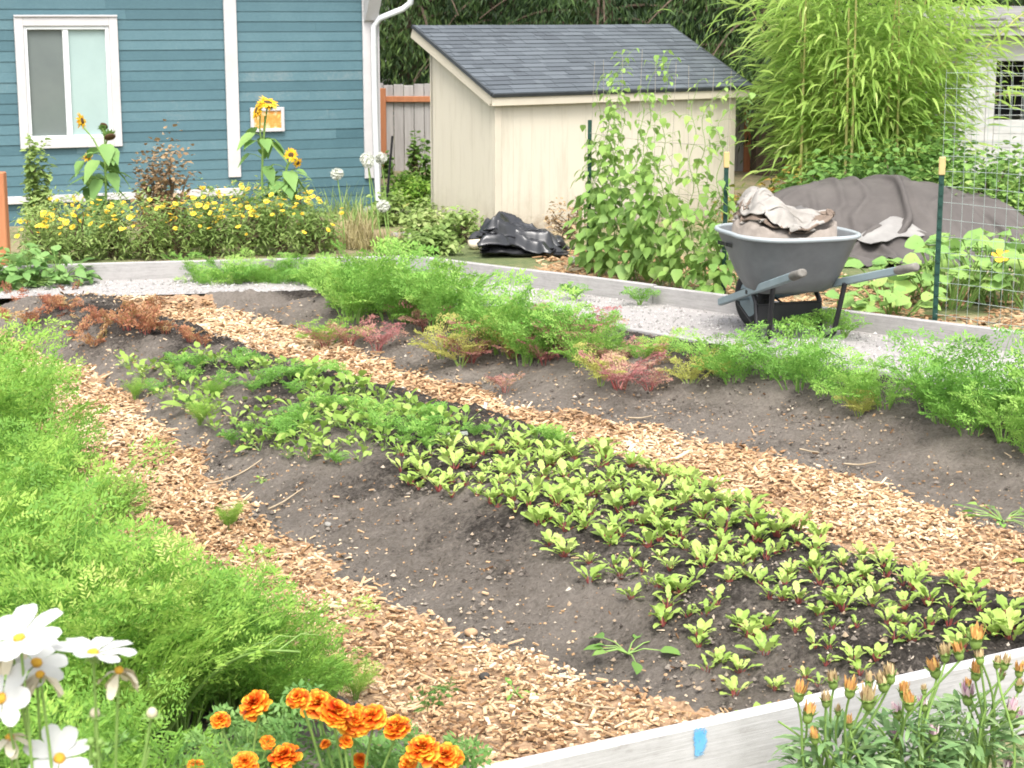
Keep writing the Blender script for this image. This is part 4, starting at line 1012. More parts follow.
# folded black plastic
bp = gp(527, 254); plast = thing('black_plastic', 'heap of folded shiny black plastic sheeting in front of the shed', 'plastic sheet', bp)
M_bpl = plain('black_polythene', (.022, .023, .026), (.014, .014, .016), 4, .32, .15, 25, spec=.6)
for i in range(7):
    nu, nv = 80, 44
    U, Vv = np.meshgrid(np.linspace(-1, 1, nu), np.linspace(-1, 1, nv), indexing='ij')
    wx_ = .43 * rng.uniform(.78, 1.0) - .012 * i; wy_ = .27 * rng.uniform(.8, 1.0) - .012 * i; ro = rng.normal(0, .16)
    Zp = .012 + .027 * i + (.045 + .018 * i) * ss(.5, -.9, U) + fbm(U * 1.6 + i * 3, Vv * 1.6, 3) * .035 + folds(U, Vv, .03, 3.0, i * 1.7, .9 + .25 * i)
    Zp = Zp - (.05 + .012 * i) * ss(.70, 1.0, np.maximum(np.abs(U) + .12 * fbm(Vv * 3 + i, U * 0, 2), np.abs(Vv) + .15 * fbm(U * 3 + i, U * 0, 2)))
    Zp = np.maximum(Zp, .004 + .002 * i)
    X0 = U * wx_ + fbm(U * 1.3 + 3 * i, Vv * 1.3, 2) * .12 - .012 * i; Y0_ = Vv * wy_ + fbm(U * 1.3, Vv * 1.3 + 5 * i, 2) * .10
    k = MB(); sheet(k, np.stack([bp[0] + X0 * math.cos(ro) - Y0_ * math.sin(ro), bp[1] + .18 + X0 * math.sin(ro) + Y0_ * math.cos(ro), Zp], -1), nu, nv, .013)
    k.build('fold', M_bpl, plast, smooth=True)
M_rock = plain('pale_rock', (.30, .285, .26), (.20, .19, .17), 7, .9, .6, 30)
def rock(label, p, r, m=M_rock, flat=.6, cat='stone', group=None):
    k = MB(); k.ball((0, 0, r * flat * .35), (r, r * rng.uniform(.7, 1), r * flat), seg=14, rings=9)
    V = k.v[0]; q_ = 1 + (fbm(V[:, 0] / r * 1.2 + p[0] * 9, V[:, 1] / r * 1.2 + V[:, 2] / r, 3)) * .45; k.v[0] = V * q_[:, None]
    o = k.build('stone', m, None, smooth=True); o.location = tuple(float(a) for a in p); return tag(o, label, cat, group)
rock('cream stone at the left end of the black plastic heap', gp(476, 246), .085, plain('cream_rock', (.66, .58, .45), (.52, .45, .34), 7, .9, .5))
rock('flat grey stone in the dry weeds right of the yellow flowers', gp(405, 238), .16, M_rock, .3)
rock('pale grey rock at the foot of the downspout', gp(372, 215), .14, M_rock, .5)
pc = gp(376, 622)

# ================================================================== PLANTS: prototypes
ROUND = [(0, .35), (.12, .85), (.38, 1.0), (.7, .8), (.92, .35), (1, .05)]
SPOON = [(0, .10), (.25, .35), (.5, .85), (.72, 1.0), (.9, .65), (1, .12)]
PETAL = [(0, .18), (.3, .6), (.65, 1.0), (.9, .85), (1, .45)]
UP = np.array([0, 0, 1.0])
def frond(mb, base, az, L, tilt0, tilt1, npin=9, pl=.35, lL=.018, lW=.004, start=.3, mat=0, stem_mat=0, tint=None, sr=.0022, nl=7, jit=.25):
    u = np.linspace(0, 1, 10); ti = tilt0 + (tilt1 - tilt0) * u ** 1.3; o_ = np.array([math.cos(az), math.sin(az), 0]); sd = np.array([-o_[1], o_[0], 0])
    T = np.sin(ti)[:, None] * o_ + np.cos(ti)[:, None] * UP + sd * rng.normal(0, .12)
    P = base + np.concatenate([np.zeros((1, 3)), np.cumsum((T[1:] + T[:-1]) / 2 * L / 9, 0)])
    mb.tube(P, np.linspace(sr, sr * .35, 10), stem_mat, n=3, cap=False, tint=.5)
    uk = np.linspace(start, .98, npin); Pk = np.stack([np.interp(uk, u, P[:, j]) for j in range(3)], 1); Tk = unit(np.stack([np.interp(uk, u, T[:, j]) for j in range(3)], 1))
    ln = pl * L * np.sin(math.pi * (.16 + .80 * (uk - start) / (1 - start))) ** .8
    sg = np.array([-1, 1])
    Pd = unit(sd[None, None] * sg[None, :, None] * .85 + Tk[:, None] * .62 + rng.normal(0, .16, (npin, 2, 3)))         # npin,2,3
    v = np.linspace(.18, 1, nl); base_p = Pk[:, None, None] + Pd[:, :, None] * (ln[:, None, None] * v[None, None])[..., None] + UP * (-.12 * ln[:, None, None] * v ** 2)[..., None]
    Nn = unit(np.cross(Pd, np.broadcast_to(Tk[:, None], Pd.shape)))
    lat = np.cross(Nn, Pd)
    for g_ in (-1, 1):
        A = Pd[:, :, None] * .7 + lat[:, :, None] * g_ * .9 + rng.normal(0, jit, base_p.shape)
        B = np.cross(A, Nn[:, :, None] + rng.normal(0, .4, base_p.shape))
        n_ = base_p.size // 3
        tt = np.clip((rng.random(n_) * .5 + .25) if tint is None else tint + rng.normal(0, .13, n_), 0, 1)
        mb.leaves(base_p.reshape(-1, 3), A.reshape(-1, 3), B.reshape(-1, 3), lL * rng.uniform(.6, 1.4, n_), lW * rng.uniform(.6, 1.3, n_), mat, tt)

M_carrot = leafy('carrot_leaf', [(0, (.10, .24, .045)), (.4, (.20, .40, .075)), (.7, (.32, .52, .11)), (1, (.47, .59, .19))], .4, .55, 1.5)
M_dill = leafy('bright_frond', [(0, (.085, .20, .035)), (.35, (.19, .37, .06)), (.65, (.31, .49, .085)), (.88, (.44, .56, .14)), (1, (.52, .50, .19))], .45, .55, 1.8)
M_redleaf = leafy('reddened_leaf', [(0, (.28, .095, .10)), (.4, (.42, .18, .17)), (.62, (.48, .29, .21)), (1, (.40, .42, .14))], .35, .6, 3)
M_yel = leafy('yellowed_leaf', [(0, (.26, .32, .06)), (.5, (.42, .44, .11)), (1, (.52, .42, .16))], .4, .6, 3)
M_brownred = leafy('brown_red_leaf', [(0, (.22, .07, .045)), (.45, (.38, .16, .09)), (.65, (.44, .26, .12)), (1, (.34, .38, .12))], .3, .6, 3)
M_stalk = plain('green_stalk', (.22, .34, .09), (.15, .25, .06), 20, .6)
M_redstalk = plain('red_stalk', (.28, .05, .055), (.20, .07, .05), 20, .5)
M_beet = leafy('beet_leaf', [(0, (.16, .27, .05)), (.4, (.30, .43, .09)), (.7, (.42, .54, .14)), (1, (.54, .60, .24))], .35, .45, 6)

def make_frondy(name, label, cat, nf, L, mat, group, spread=.03, tl=(.1, .75), npin=9, lL=.018, lW=.0042, pl=.36, nl=6, stalk=None):
    o = thing(name, label, cat, (0, 0, 0), 0, group)
    f_ = MB(); s_ = MB()
    for i in range(nf):
        az = i * 2.4 + rng.normal(0, .4); l = L * rng.uniform(.6, 1.12); t0 = rng.uniform(*tl); b_ = np.array([math.cos(az), math.sin(az), 0]) * spread * rng.random()
        frond(f_, b_, az, l, t0 * .5, t0 + rng.uniform(.3, .9), npin, pl, lL, lW, rng.uniform(.22, .4), 0, 0, np.clip(rng.normal(.5, .2), .05, .95), .0024 + L * .002, nl)
        u = np.linspace(0, 1, 5)
        ti = t0 * .5; s_.tube(b_ + np.outer(u * l * (.3 if L < .5 else .55), [math.sin(ti) * math.cos(az), math.sin(ti) * math.sin(az), math.cos(ti)]) - UP * .006, np.linspace(.003, .002, 5) * (1 + L), n=4, cap=False)
    f_.build('foliage', mat, o); s_.build('stalk', stalk or M_stalk, o)
    return o
# ---- row of carrots
GC = 'feathery green carrots along the right-hand bed'
car = Stand([make_frondy('carrot_plant', 'feathery green carrot top in the long bed before the gravel', 'carrot', 10, .36, M_carrot, GC, .06, tl=(.05, 1.0), npin=10, lL=.02, lW=.0042, nl=6) for _ in range(5)])
GR = 'reddened carrots at the front of the right-hand bed'
red = Stand([make_frondy('carrot_plant', 'wilting carrot top turned red at the front of the carrot row', 'carrot', 7, .26, M_redleaf, GR, tl=(.4, 1.3), stalk=M_redstalk, nl=4) for _ in range(2)])
GY = 'yellowing carrots at the front of the right-hand bed'
yel = Stand([make_frondy('carrot_plant', 'yellowing carrot top near the reddened ones in the carrot row', 'carrot', 8, .27, M_yel, GY, tl=(.3, 1.1), nl=5) for _ in range(1)])
def on(u, v):
    p = gp(u, v, .1)
    for _ in range(4): p = gp(u, v, float(height(p[0], p[1])))
    return p
# px along the row: front line of bases, back line, height of foliage (m)
ROW_U = [195, 250, 320, 350, 400, 450, 520, 590, 650, 720, 780, 850, 940, 1020, 1090, 1190]
FRONT = [290, 293, 298, 325, 328, 338, 366, 372, 376, 392, 394, 418, 438, 462, 475, 505]
BACK = [286, 287, 289, 306, 310, 318, 335, 352, 362, 374, 380, 396, 412, 424, 432, 446]
HGT = [.17, .18, .20, .34, .42, .42, .36, .27, .26, .34, .31, .38, .43, .39, .37, .37]
placed = []
for i in range(1500):
    u = rng.uniform(198, 1190); f_ = np.interp(u, ROW_U, FRONT); b_ = np.interp(u, ROW_U, BACK); v = rng.uniform(b_, f_ - 2)
    p = on(u, v)
    dens = .17 if u > 480 else .155
    if u > 560 and fbm(p[0] * 1.9, p[1] * 1.9, 2) < -.16: continue
    if 640 < u < 720 and v < np.interp(u, ROW_U, FRONT) - 22 and rng.random() < .6: continue
    if any((p[0] - a) ** 2 + (p[1] - b2) ** 2 < dens ** 2 for a, b2 in placed): continue
    placed.append((p[0], p[1])); h = np.interp(u, ROW_U, HGT) * rng.uniform(.55, 1.25) / .34
    car.put(rng.integers(5), p - UP * .01, rng.uniform(0, 6.28), h)
    if len(placed) > 128: break
print('carrots', len(placed))
for (u, v, s_) in ((325, 349, .8), (350, 345, .9), (378, 352, .8), (425, 330, .9), (470, 362, .9), (488, 352, 1.0), (520, 334, 1.0), (557, 352, 1.1), (575, 358, 1.1), (590, 346, 1.0), (545, 364, .8), (620, 388, 1.1), (640, 382, 1.1), (665, 380, .9), (505, 392, .6), (605, 372, .9), (462, 330, .7), (515, 358, .8), (548, 352, .8), (610, 365, .8), (650, 390, .7), (405, 322, .7)):
    p = on(u, v); red.put(rng.integers(2), p, rng.uniform(0, 6.28), s_ * rng.uniform(.9, 1.1))
for (u, v, s_) in ((440, 358, .9), (510, 358, .9), (535, 350, .9), (460, 366, .9), (600, 385, .8), (690, 388, .8), (720, 380, .7), (655, 366, .8), (280, 290, .7), (860, 418, .6)):
    p = on(u, v); yel.put(0, p, rng.uniform(0, 6.28), s_)
for (u, v) in ((322, 348), (335, 342), (430, 372), (440, 366)):
    pass
for i in range(26):
    p = on(200 + 6.0 * i + rng.normal(0, 3), rng.uniform(284, 295)); car.put(rng.integers(5), p - UP * .005, rng.uniform(0, 6.28), rng.uniform(.5, .8))
# a sprawling green frond flopped down the bank
flop = make_frondy('carrot_plant', 'carrot top flopped flat down the soil bank beside the chip path', 'carrot', 9, .3, M_dill, None, tl=(1.0, 1.5)); flop.location = tuple(on(330, 346)); flop.scale = (.9, .9, .9)

# ---- tall bright fronds filling the left bed
GL = 'tall feathery bright green tops filling the left bed'
tall = Stand([make_frondy('dill_plant', 'tall feathery bright green plant in the dense left bed', 'herb', 20, .62, M_dill, GL, .06, (.03, .65), 12, .021, .0036, .30, 9) for _ in range(6)])
EDGE_U = [-60, 60, 120, 165, 205, 250, 300]
EDGE_V = [430, 478, 560, 640, 700, 745, 790]
lp = []
for i in range(4000):
    u = rng.uniform(-220, 330); v = rng.uniform(395, 1150)
    if u > np.interp(v, [395, 430, 478, 560, 640, 700, 745, 800, 1150], [-90, -15, 24, 62, 68, 80, 122, 185, 285]): continue
    p = on(u, v)
    if p[1] < 3.35 or p[1] > 7.7: continue
    if p[1] < 4.3 and p[0] > -.75: continue
    if any((p[0] - a) ** 2 + (p[1] - b2) ** 2 < .215 ** 2 for a, b2 in lp): continue
    lp.append((p[0], p[1]))
    tall.put(rng.integers(6), p - UP * .01, rng.uniform(0, 6.28), rng.uniform(.62, 1.15) * (1.0 if p[1] > 5.5 else .88))
print('tall', len(lp))
GS = 'small sprays along the ragged edge of the left bed'
for (u, v, s_) in ((120, 520, .4), (140, 600, .4), (165, 630, .45), (190, 655, .5), (240, 690, .5), (285, 705, .5), (235, 640, .22), (205, 600, .2), (265, 660, .2), (330, 700, .35), (160, 575, .3), (120, 690, .95), (165, 705, .95), (205, 712, .7), (235, 715, .7), (130, 672, .7), (230, 735, .9), (180, 745, 1.0), (268, 725, .6), (120, 745, 1.0), (275, 745, .8), (230, 530, .25), (355, 700, .25), (215, 400, .25), (200, 425, .28), (135, 400, .25)):
    tall.put(rng.integers(4), on(u, v), rng.uniform(0, 6.28), s_ * .8, 'short feathery spray on the chips at the left bed edge', GS)

# ---- beets
def make_beet(nl):
    o = thing('beet_plant', 'beet', 'beet', (0, 0, 0))
    s_ = MB(); f_ = MB(); P = []; A = []; L = []; N_ = []
    for i in range(nl):
        az = i * 2.4 + rng.normal(0, .35); ti = rng.uniform(.08, .55) if i > 1 else rng.uniform(.6, 1.0); l = rng.uniform(.018, .042); d = np.array([math.sin(ti) * math.cos(az), math.sin(ti) * math.sin(az), math.cos(ti)])
        b_ = np.array([math.cos(az), math.sin(az), 0]) * .005 - UP * .006
        s_.tube([b_, b_ + d * l * .55, b_ + d * l + UP * .002], [.0032, .0026, .0018], n=5, tint=rng.random())
        P.append(b_ + d * l * .92); A.append(d + np.array([math.cos(az), math.sin(az), 0]) * .25); N_.append(np.array([-math.cos(az), -math.sin(az), 0]) * math.cos(ti) + UP * math.sin(ti)); L.append(rng.uniform(.045, .09))
    L = np.array(L)
    f_.blades(P, A, np.array(N_), L, L * rng.uniform(.17, .25, nl), [(0, .12), (.13, .34), (.24, .62), (.36, .52), (.5, .95), (.62, .84), (.76, .98), (.9, .55), (1, .08)], rng.uniform(.1, .5, nl), .22, None, 0, np.clip(rng.normal(.55, .2, nl), 0, 1), .2)
    f_.build('foliage', M_beet, o, smooth=True); s_.build('stalk', M_redstalk, o); return o
GB = 'young beets in rows along the near half of the middle bed'
beet = Stand([make_beet(k_) for k_ in (9, 10, 12, 8, 7, 11)])
BL_U = [370, 450, 520, 560, 600, 650, 700, 750, 800]; BL_V = [462, 505, 530, 560, 588, 608, 648, 682, 705]
BR_U = [350, 420, 480, 560, 640, 720, 800, 880, 960, 1040]; BR_V = [415, 425, 430, 446, 468, 500, 540, 570, 606, 640]
e1 = edge(list(zip(BL_U, BL_V)), .17); e2 = edge(list(zip(BR_U, BR_V)), .15)
nb_ = 0
t = min(e1[0][0], e2[0][0]) - .05; BLAB = 'young beet with bright green leaves on red stalks'
t_end = st(gp(385, 440, .18))[1]
while t < t_end:
    s0, s1 = np.interp(t, *e1), np.interp(t, *e2); rows = max(5, int(round((s1 - s0) / .088)))
    for r_i in range(rows):
        if rng.random() < .09: continue
        s_ = s0 + (s1 - s0) * (r_i + .5) / rows + rng.normal(0, .022); tt = t + rng.normal(0, .035) + (r_i % 2) * .06
        p2 = xy(np.array([s_]), np.array([tt]))[0]
        if side(p2, nb0, nbd) > -.07 or nb_ >= 298: continue
        z = float(height(*p2)); beet.put(rng.integers(6), (*p2, z), rng.uniform(0, 6.28), rng.uniform(.46, .86) * (1.08 if p2[1] > 6 else 1), BLAB, GB); nb_ += 1
    t += .098
print('beets', nb_)

# ---- mixed small seedlings on the far half of the middle bed
M_seed = leafy('seedling_leaf', [(0, (.14, .25, .04)), (.5, (.28, .42, .08)), (1, (.46, .56, .18))], .35, .5, 5)
def make_seed(nl, Lr, w, sh):
    o = thing('seedling', 'seedling', 'seedling', (0, 0, 0)); f_ = MB(); s_ = MB(); P = []; A = []
    for i in range(nl):
        az = i * 2.4 + rng.normal(0, .4); ti = rng.uniform(.3, 1.2); l = rng.uniform(.03, .09); d = np.array([math.sin(ti) * math.cos(az), math.sin(ti) * math.sin(az), math.cos(ti)])
        s_.tube([[0, 0, -.005], d * l * .6, d * l], [.002, .0015, .001], n=4); P.append(d * l); A.append(d + [0, 0, -.2])
    L = rng.uniform(*Lr, nl); f_.blades(P, A, UP + rng.normal(0, .2, (nl, 3)), L, L * w, sh, rng.uniform(0, .5, nl), .2, None, 0, None, .12)
    f_.build('foliage', M_seed, o, smooth=True); s_.build('stalk', M_stalk, o); return o
seed = Stand([make_seed(9, (.03, .06), .38, OVAL), make_seed(12, (.025, .05), .45, ROUND), make_seed(7, (.04, .08), .3, SPOON)])
sp_l = Stand([make_frondy('seedling', 'feathery seedling', 'seedling', 8, .15, M_carrot, None, .01, (.3, 1.0), 6, .014, .004, .4, 4)])
GSd = 'mixed green seedlings on the far half of the middle bed'
sl_ = []
for i in range(3000):
    u = rng.uniform(125, 560); lo = np.interp(u, [125, 200, 300, 420, 480, 560], [350, 358, 368, 412, 428, 446]); hi = np.interp(u, [125, 190, 260, 330, 400, 470, 560], [372, 428, 458, 468, 462, 440, 446])
    if hi <= lo: continue
    v = lo + (hi - lo) * rng.beta(1.1, 1.5); p = on(u, v)
    if any((p[0] - a) ** 2 + (p[1] - b2) ** 2 < .08 ** 2 for a, b2 in sl_): continue
    sl_.append((p[0], p[1]))
    big = 1.15 if 290 < u < 420 and v < 440 else 1.0
    if u < 290 and rng.random() < .25: continue
    if rng.random() < .78: seed.put(rng.integers(3), p, rng.uniform(0, 6.28), rng.uniform(.5, .95) * big, 'small leafy green seedling in the far half of middle bed', GSd)
    else: sp_l.put(0, p, rng.uniform(0, 6.28), rng.uniform(.4, .8) * big, 'small feathery seedling among the leafy ones in middle bed', 'feathery seedlings in the middle bed')
    if len(sl_) > 215: break
print('seedlings', len(sl_))
# chard-like weed with two big leaves at the bank, a sprig near the front board
def sprig(name, label, cat, p, n, L, w, mat, h=.06, sh=OVAL, lay=1.0):
    o = thing(name, label, cat, p); f_ = MB(); s_ = MB(); P = []; A = []
    for i in range(n):
        az = i * 2.4 + rng.normal(0, .5); d = np.array([math.cos(az) * lay, math.sin(az) * lay, rng.uniform(.1, .5) / lay]); l = h * rng.uniform(.5, 1.3)
        q_ = np.array(p) + d * l; s_.tube([np.array(p) - UP * .006, np.array(p) + d * l * .5 + UP * .008, q_], [.003, .0022, .0015], n=4); P.append(q_); A.append(d)
    Ls = L * rng.uniform(.7, 1.25, n); f_.blades(P, A, UP + rng.normal(0, .25, (n, 3)), Ls, Ls * w, sh, rng.uniform(.1, .5, n), .18, None, 0, None, .06)
    f_.build('foliage', mat, o, smooth=True); s_.build('stalk', M_stalk, o); return o
sprig('broadleaf_weed', 'broad-leaved pale green weed on the bank of the middle bed', 'weed', on(195, 412), 4, .11, .3, M_beet, .05)
sprig('leafy_sprig', 'wilted leafy sprig lying on bare soil near the white board', 'weed', on(628, 652), 9, .055, .36, M_bram, .075, OVAL, 1.3)
sprig('chip_weed', 'small green weed growing in the chips near the white board', 'weed', on(515, 693), 7, .05, .2, M_carrot, .03)
sprig('chip_weed', 'pale weed in the chips at the edge of the left bed', 'weed', on(130, 560), 6, .05, .22, M_beet, .03)
sprig('bank_weed', 'dark green purslane sprig at the right edge of the far chip path', 'weed', on(1003, 520), 16, .05, .25, M_carrot, .10, OVAL, 1.3)
sprig('bank_weed', 'tiny weed seedling on the soil bank under the seedlings', 'weed', on(262, 482), 6, .03, .3, M_seed, .03)
k = MB(); fl_p = on(1012, 567); k.blades([fl_p + UP * .02], [[1, .1, .1]], UP, .085, .026, OVAL, .15, .2, None, 0, .7); tag(k.build('fallen_leaf', M_beet, None, smooth=True), 'single fallen green leaf on the far chip path at the right', 'leaf')
M_tag = plain('white_plastic', (.62, .62, .6), (.54, .54, .52), 9, .5)
for (u, v, h, lb) in ((482, 418, .085, 'upright white plant tag behind the first beets'), (402, 402, .08, 'leaning white plant tag among seedlings by the far chip path'), (450, 436, .02, 'white plant tag lying flat on dark soil')):
    p = on(u, v); k = MB(); az = rng.uniform(-.3, .3); lean = unit([rng.uniform(.1, .3), rng.uniform(-.2, .2), 1.0]) if h > .03 else unit([1, .2, .08])
    x_ = unit(np.cross(lean, [0, -1, .2])); y_ = np.cross(lean, x_); hh = max(h, .09)
    k.box(p + lean * hh * .38 + UP * .004, (.018, .0025, hh), ax=[x_, y_, lean], bev=.001)
    k.add([p - x_ * .009 - lean * .02 , p + x_ * .009 - lean * .02, p - lean * .045 - y_ * .001, p - lean * .045 + y_ * .001], [[0, 1, 2], [0, 3, 1]])
    tag(k.build('plant_tag', M_tag), lb, 'plant tag')
# twigs and odd bits lying about
for (u, v, L, az, lb) in ((590, 712, .16, -.5, 'curved dry twig on the chips close to the white board'), (285, 505, .2, .9, 'pale dry stalk on the bank of the middle bed'), (235, 480, .3, .7, 'long pale dry stalk on the bank above the chips'), (350, 380, .18, .5, 'dry carrot stalk lying on the soil below the carrots'), (640, 420, .12, -.2, 'pale stick on the far bank by the chips'), (860, 468, .14, -.4, 'thin pale stick at the foot of the carrot bank'), (810, 455, .1, -.7, 'short pale wood scrap on the carrot bank')):
    p = on(u, v); k = MB(); u_ = np.linspace(-.5, .5, 8); d = np.array([math.cos(az), math.sin(az)]); cr = rng.normal(0, .05)
    pts = np.column_stack([p[0] + d[0] * L * u_ - d[1] * cr * (u_ ** 2), p[1] + d[1] * L * u_ + d[0] * cr * (u_ ** 2), np.zeros(8)]); pts[:, 2] = height(pts[:, 0], pts[:, 1]) * .98 + .018 + .012 * np.abs(u_)
    k.tube(pts, np.linspace(.005, .003, 8), n=5); tag(k.build('dry_twig', plain('dry_straw', (.40, .32, .22), (.30, .235, .155), 20, .8), smooth=True), lb, 'twig')
for (u, v, r, lb) in ((470, 637, .022, 'tan clod lying on the chips at the foot of the bank'), (300, 571, .012, 'small white pebble on the chips'), (328, 528, .014, 'white pebble on the soil bank'), (484, 681, .018, 'dark stone on the chips near the small weed')):
    rock(lb, on(u, v) + UP * .01, r, {'tan': plain('tan_clod', (.46, .30, .18), None, 30, .9), 'dar': plain('dark_stone', (.06, .055, .05), None, 30, .9)}.get(lb[:3], M_rock), .7)

# ---- red leaves and soft greens at the far left
GRd = 'brownish red leafy plants at the far end of the middle bed'
redp = Stand([make_frondy('red_leaf_plant', 'low brownish red leafy plant at the far end of the bed', 'leafy plant', 7, .15, M_brownred, GRd, .03, (.1, .9), 5, .022, .0048, .34, 3, M_redstalk) for _ in range(2)])
for (u, v) in ((8, 318), (22, 308), (40, 310), (48, 302), (62, 305), (30, 322), (75, 312), (60, 326), (85, 320), (92, 330), (80, 338), (95, 345), (104, 332), (112, 325), (122, 338), (128, 325), (146, 330), (150, 322), (166, 330), (190, 338), (204, 342), (70, 296), (15, 300), (98, 316)):
    redp.put(rng.integers(2), on(u, v + 4), rng.uniform(0, 6.28), rng.uniform(.55, 1.15))
def leafy_mound(name, label, cat, p, n, L, w, mat, h, r, group=None, sh=OVAL):
    o = thing(name, label, cat, p, 0, group); f_ = MB(); s_ = MB(); P = []; A = []
    for i in range(n):
        az = rng.uniform(0, 6.28); q_ = math.sqrt(rng.random()); tip = np.array(p) + np.array([math.cos(az) * r * q_, math.sin(az) * r * q_, h * rng.uniform(.35, 1) * (1 - .45 * q_ ** 2)])
        s_.tube([np.array(p) - UP * .01, (np.array(p) + tip) / 2 + UP * h * .18, tip], [.004, .003, .002], n=4, cap=False); P.append(tip); A.append([math.cos(az) + rng.normal(0, .5), math.sin(az) + rng.normal(0, .5), rng.uniform(-.3, .5)])
    Ls = L * rng.uniform(.6, 1.25, n); f_.blades(P, A, UP + rng.normal(0, .3, (n, 3)), Ls, Ls * w, sh, rng.uniform(.1, .6, n), .15, None, 0, np.clip(rng.normal(.5, .22, n), 0, 1), .08)
    f_.build('foliage', mat, o, smooth=True); s_.build('stalk', M_stalk, o); return o
M_pot = leafy('soft_green_leaf', [(0, (.09, .20, .05)), (.5, (.19, .34, .10)), (1, (.36, .48, .20))], .35, .5, 3)
for i, (u, v, lb) in enumerate(((5, 296, 'bushy broad-leaved green plant at the left picture edge, far end of the bed'), (32, 297, 'bushy broad-leaved green plant between its two neighbours at the far left corner'), (58, 294, 'bushy broad-leaved green plant nearest the pale gravel strip'), (-25, 300, 'bushy broad-leaved plant just cut by the left picture edge'), (20, 280, 'bushy broad-leaved green plant against the back board under the orange post'))):
    leafy_mound('bushy_plant', lb, 'leafy plant', on(u, v), 80, .085, .4, M_pot, .33, .24, 'bushy green plants at the far left corner')

# ================================================================== BEANS, SQUASH, FENCE ON THE RIGHT
M_post = plain('dark_green_post', (.018, .06, .045), (.012, .042, .032), 12, .5)
M_postcap = plain('tan_post_tip', (.50, .38, .17), (.44, .33, .15), 12, .6)
def tpost(label, p, top, capped, lean=0.0):
    o = thing('fence_post', label, 'post', p); k = MB(); h = top - p[2]; p = np.array(p)
    A = np.array(Matrix.Rotation(lean, 3, 'Y'))
    k.box(p + UP * (h / 2 - .1), (.032, .005, h + .2)); k.box(p + UP * (h / 2 - .1) + np.array([0, .0165, 0]), (.005, .028, h + .2))
    z = .1
    while z < h - .1: k.box(p + UP * z + np.array([0, -.006, 0]), (.02, .008, .018)); z += .07
    k.build('shaft', M_post, o)
    if capped:
        k = MB(); k.box(p + UP * (h - .055), (.040, .022, .112), bev=.004); k.build('painted_tip', M_postcap, o)
    return o
pr = gp(937, 321, .12); pr = np.array([pr[0], pr[1] + .06, -.03])
tpost('dark green metal post with tan tip holding the wire fence at right', pr, py(947, 157, pr[1])[2], True, 0)
p1 = gp(726, 288, .1); p1 = np.array([p1[0], p1[1] + .15, -.03]); tpost('green metal post with tan tip at the right end of the beans', p1, py(725, 152, p1[1])[2], True)
p0 = gp(590, 262, .1); p0 = np.array([p0[0], p0[1] + .25, -.03]); tpost('thin dark post at the left end of the bean trellis', p0, py(590, 120, p0[1])[2], False)
# welded wire fence
fe = thing('wire_fence', 'pale welded wire mesh fence standing at the right edge', 'fence', pr)
k = MB(); wd_ = np.array([oud[0], oud[1], 0]); wd_ = unit(wd_); wl_ = 2.4; wz1 = py(947, 73, pr[1])[2]
nz = int((wz1 - .05) / .1)
for i in range(nz + 1):
    z = wz1 - i * .1; u = np.linspace(0, wl_, 14); P = pr + wd_ * u[:, None] + UP * 1.0 * 0; P = np.column_stack([P[:, 0], P[:, 1] + .02 * np.sin(u * 3 + i * .2), np.full(14, z) + .008 * np.sin(u * 4 + i)]); k.tube(P, .0016, n=4, cap=False)
M_meshw = plain('galvanised_mesh', (.36, .42, .39), (.28, .33, .31), 20, .45, metal=.2)
for i in range(int(wl_ / .075) + 1):
    u = i * .075; P = pr + wd_ * u + np.array([0, .02 * math.sin(u * 3), 0]); k.tube([[P[0], P[1], .02], [P[0] + .004, P[1], .7], [P[0], P[1], wz1 + .02]], .0014, n=4, cap=False)
k.build('mesh', M_meshw, fe)
# bean trellis: strings between the posts and the vines climbing them
M_bean = leafy('bean_leaf', [(0, (.13, .25, .06)), (.4, (.22, .37, .09)), (.7, (.32, .48, .12)), (1, (.45, .57, .18))], .4, .45, 2.5)
M_string = plain('twine', (.36, .33, .27), None, 20, .9)
tr = thing('bean_strings', 'net of thin strings the beans climb, between two posts', 'trellis', (p0 + p1) / 2)
bd_ = p1 - p0; bd_[2] = 0; k = MB(); topz = 1.75
for i in range(9):
    b_ = p0 + bd_ * i / 8; zt = topz - .06 * abs(i - 3) ** .5
    k.tube([[b_[0], b_[1], 0], [b_[0] + rng.normal(0, .01), b_[1], .8], [b_[0] + rng.normal(0, .02), b_[1], zt]], .0016, n=4, cap=False)
for z in (.35, .75, 1.12): k.tube([p0 + [0, 0, z], p0 + bd_ * .5 + [0, 0, z - .02], p1 + [0, 0, z]], .0018, n=4, cap=False)
k.build('net', M_string, tr)
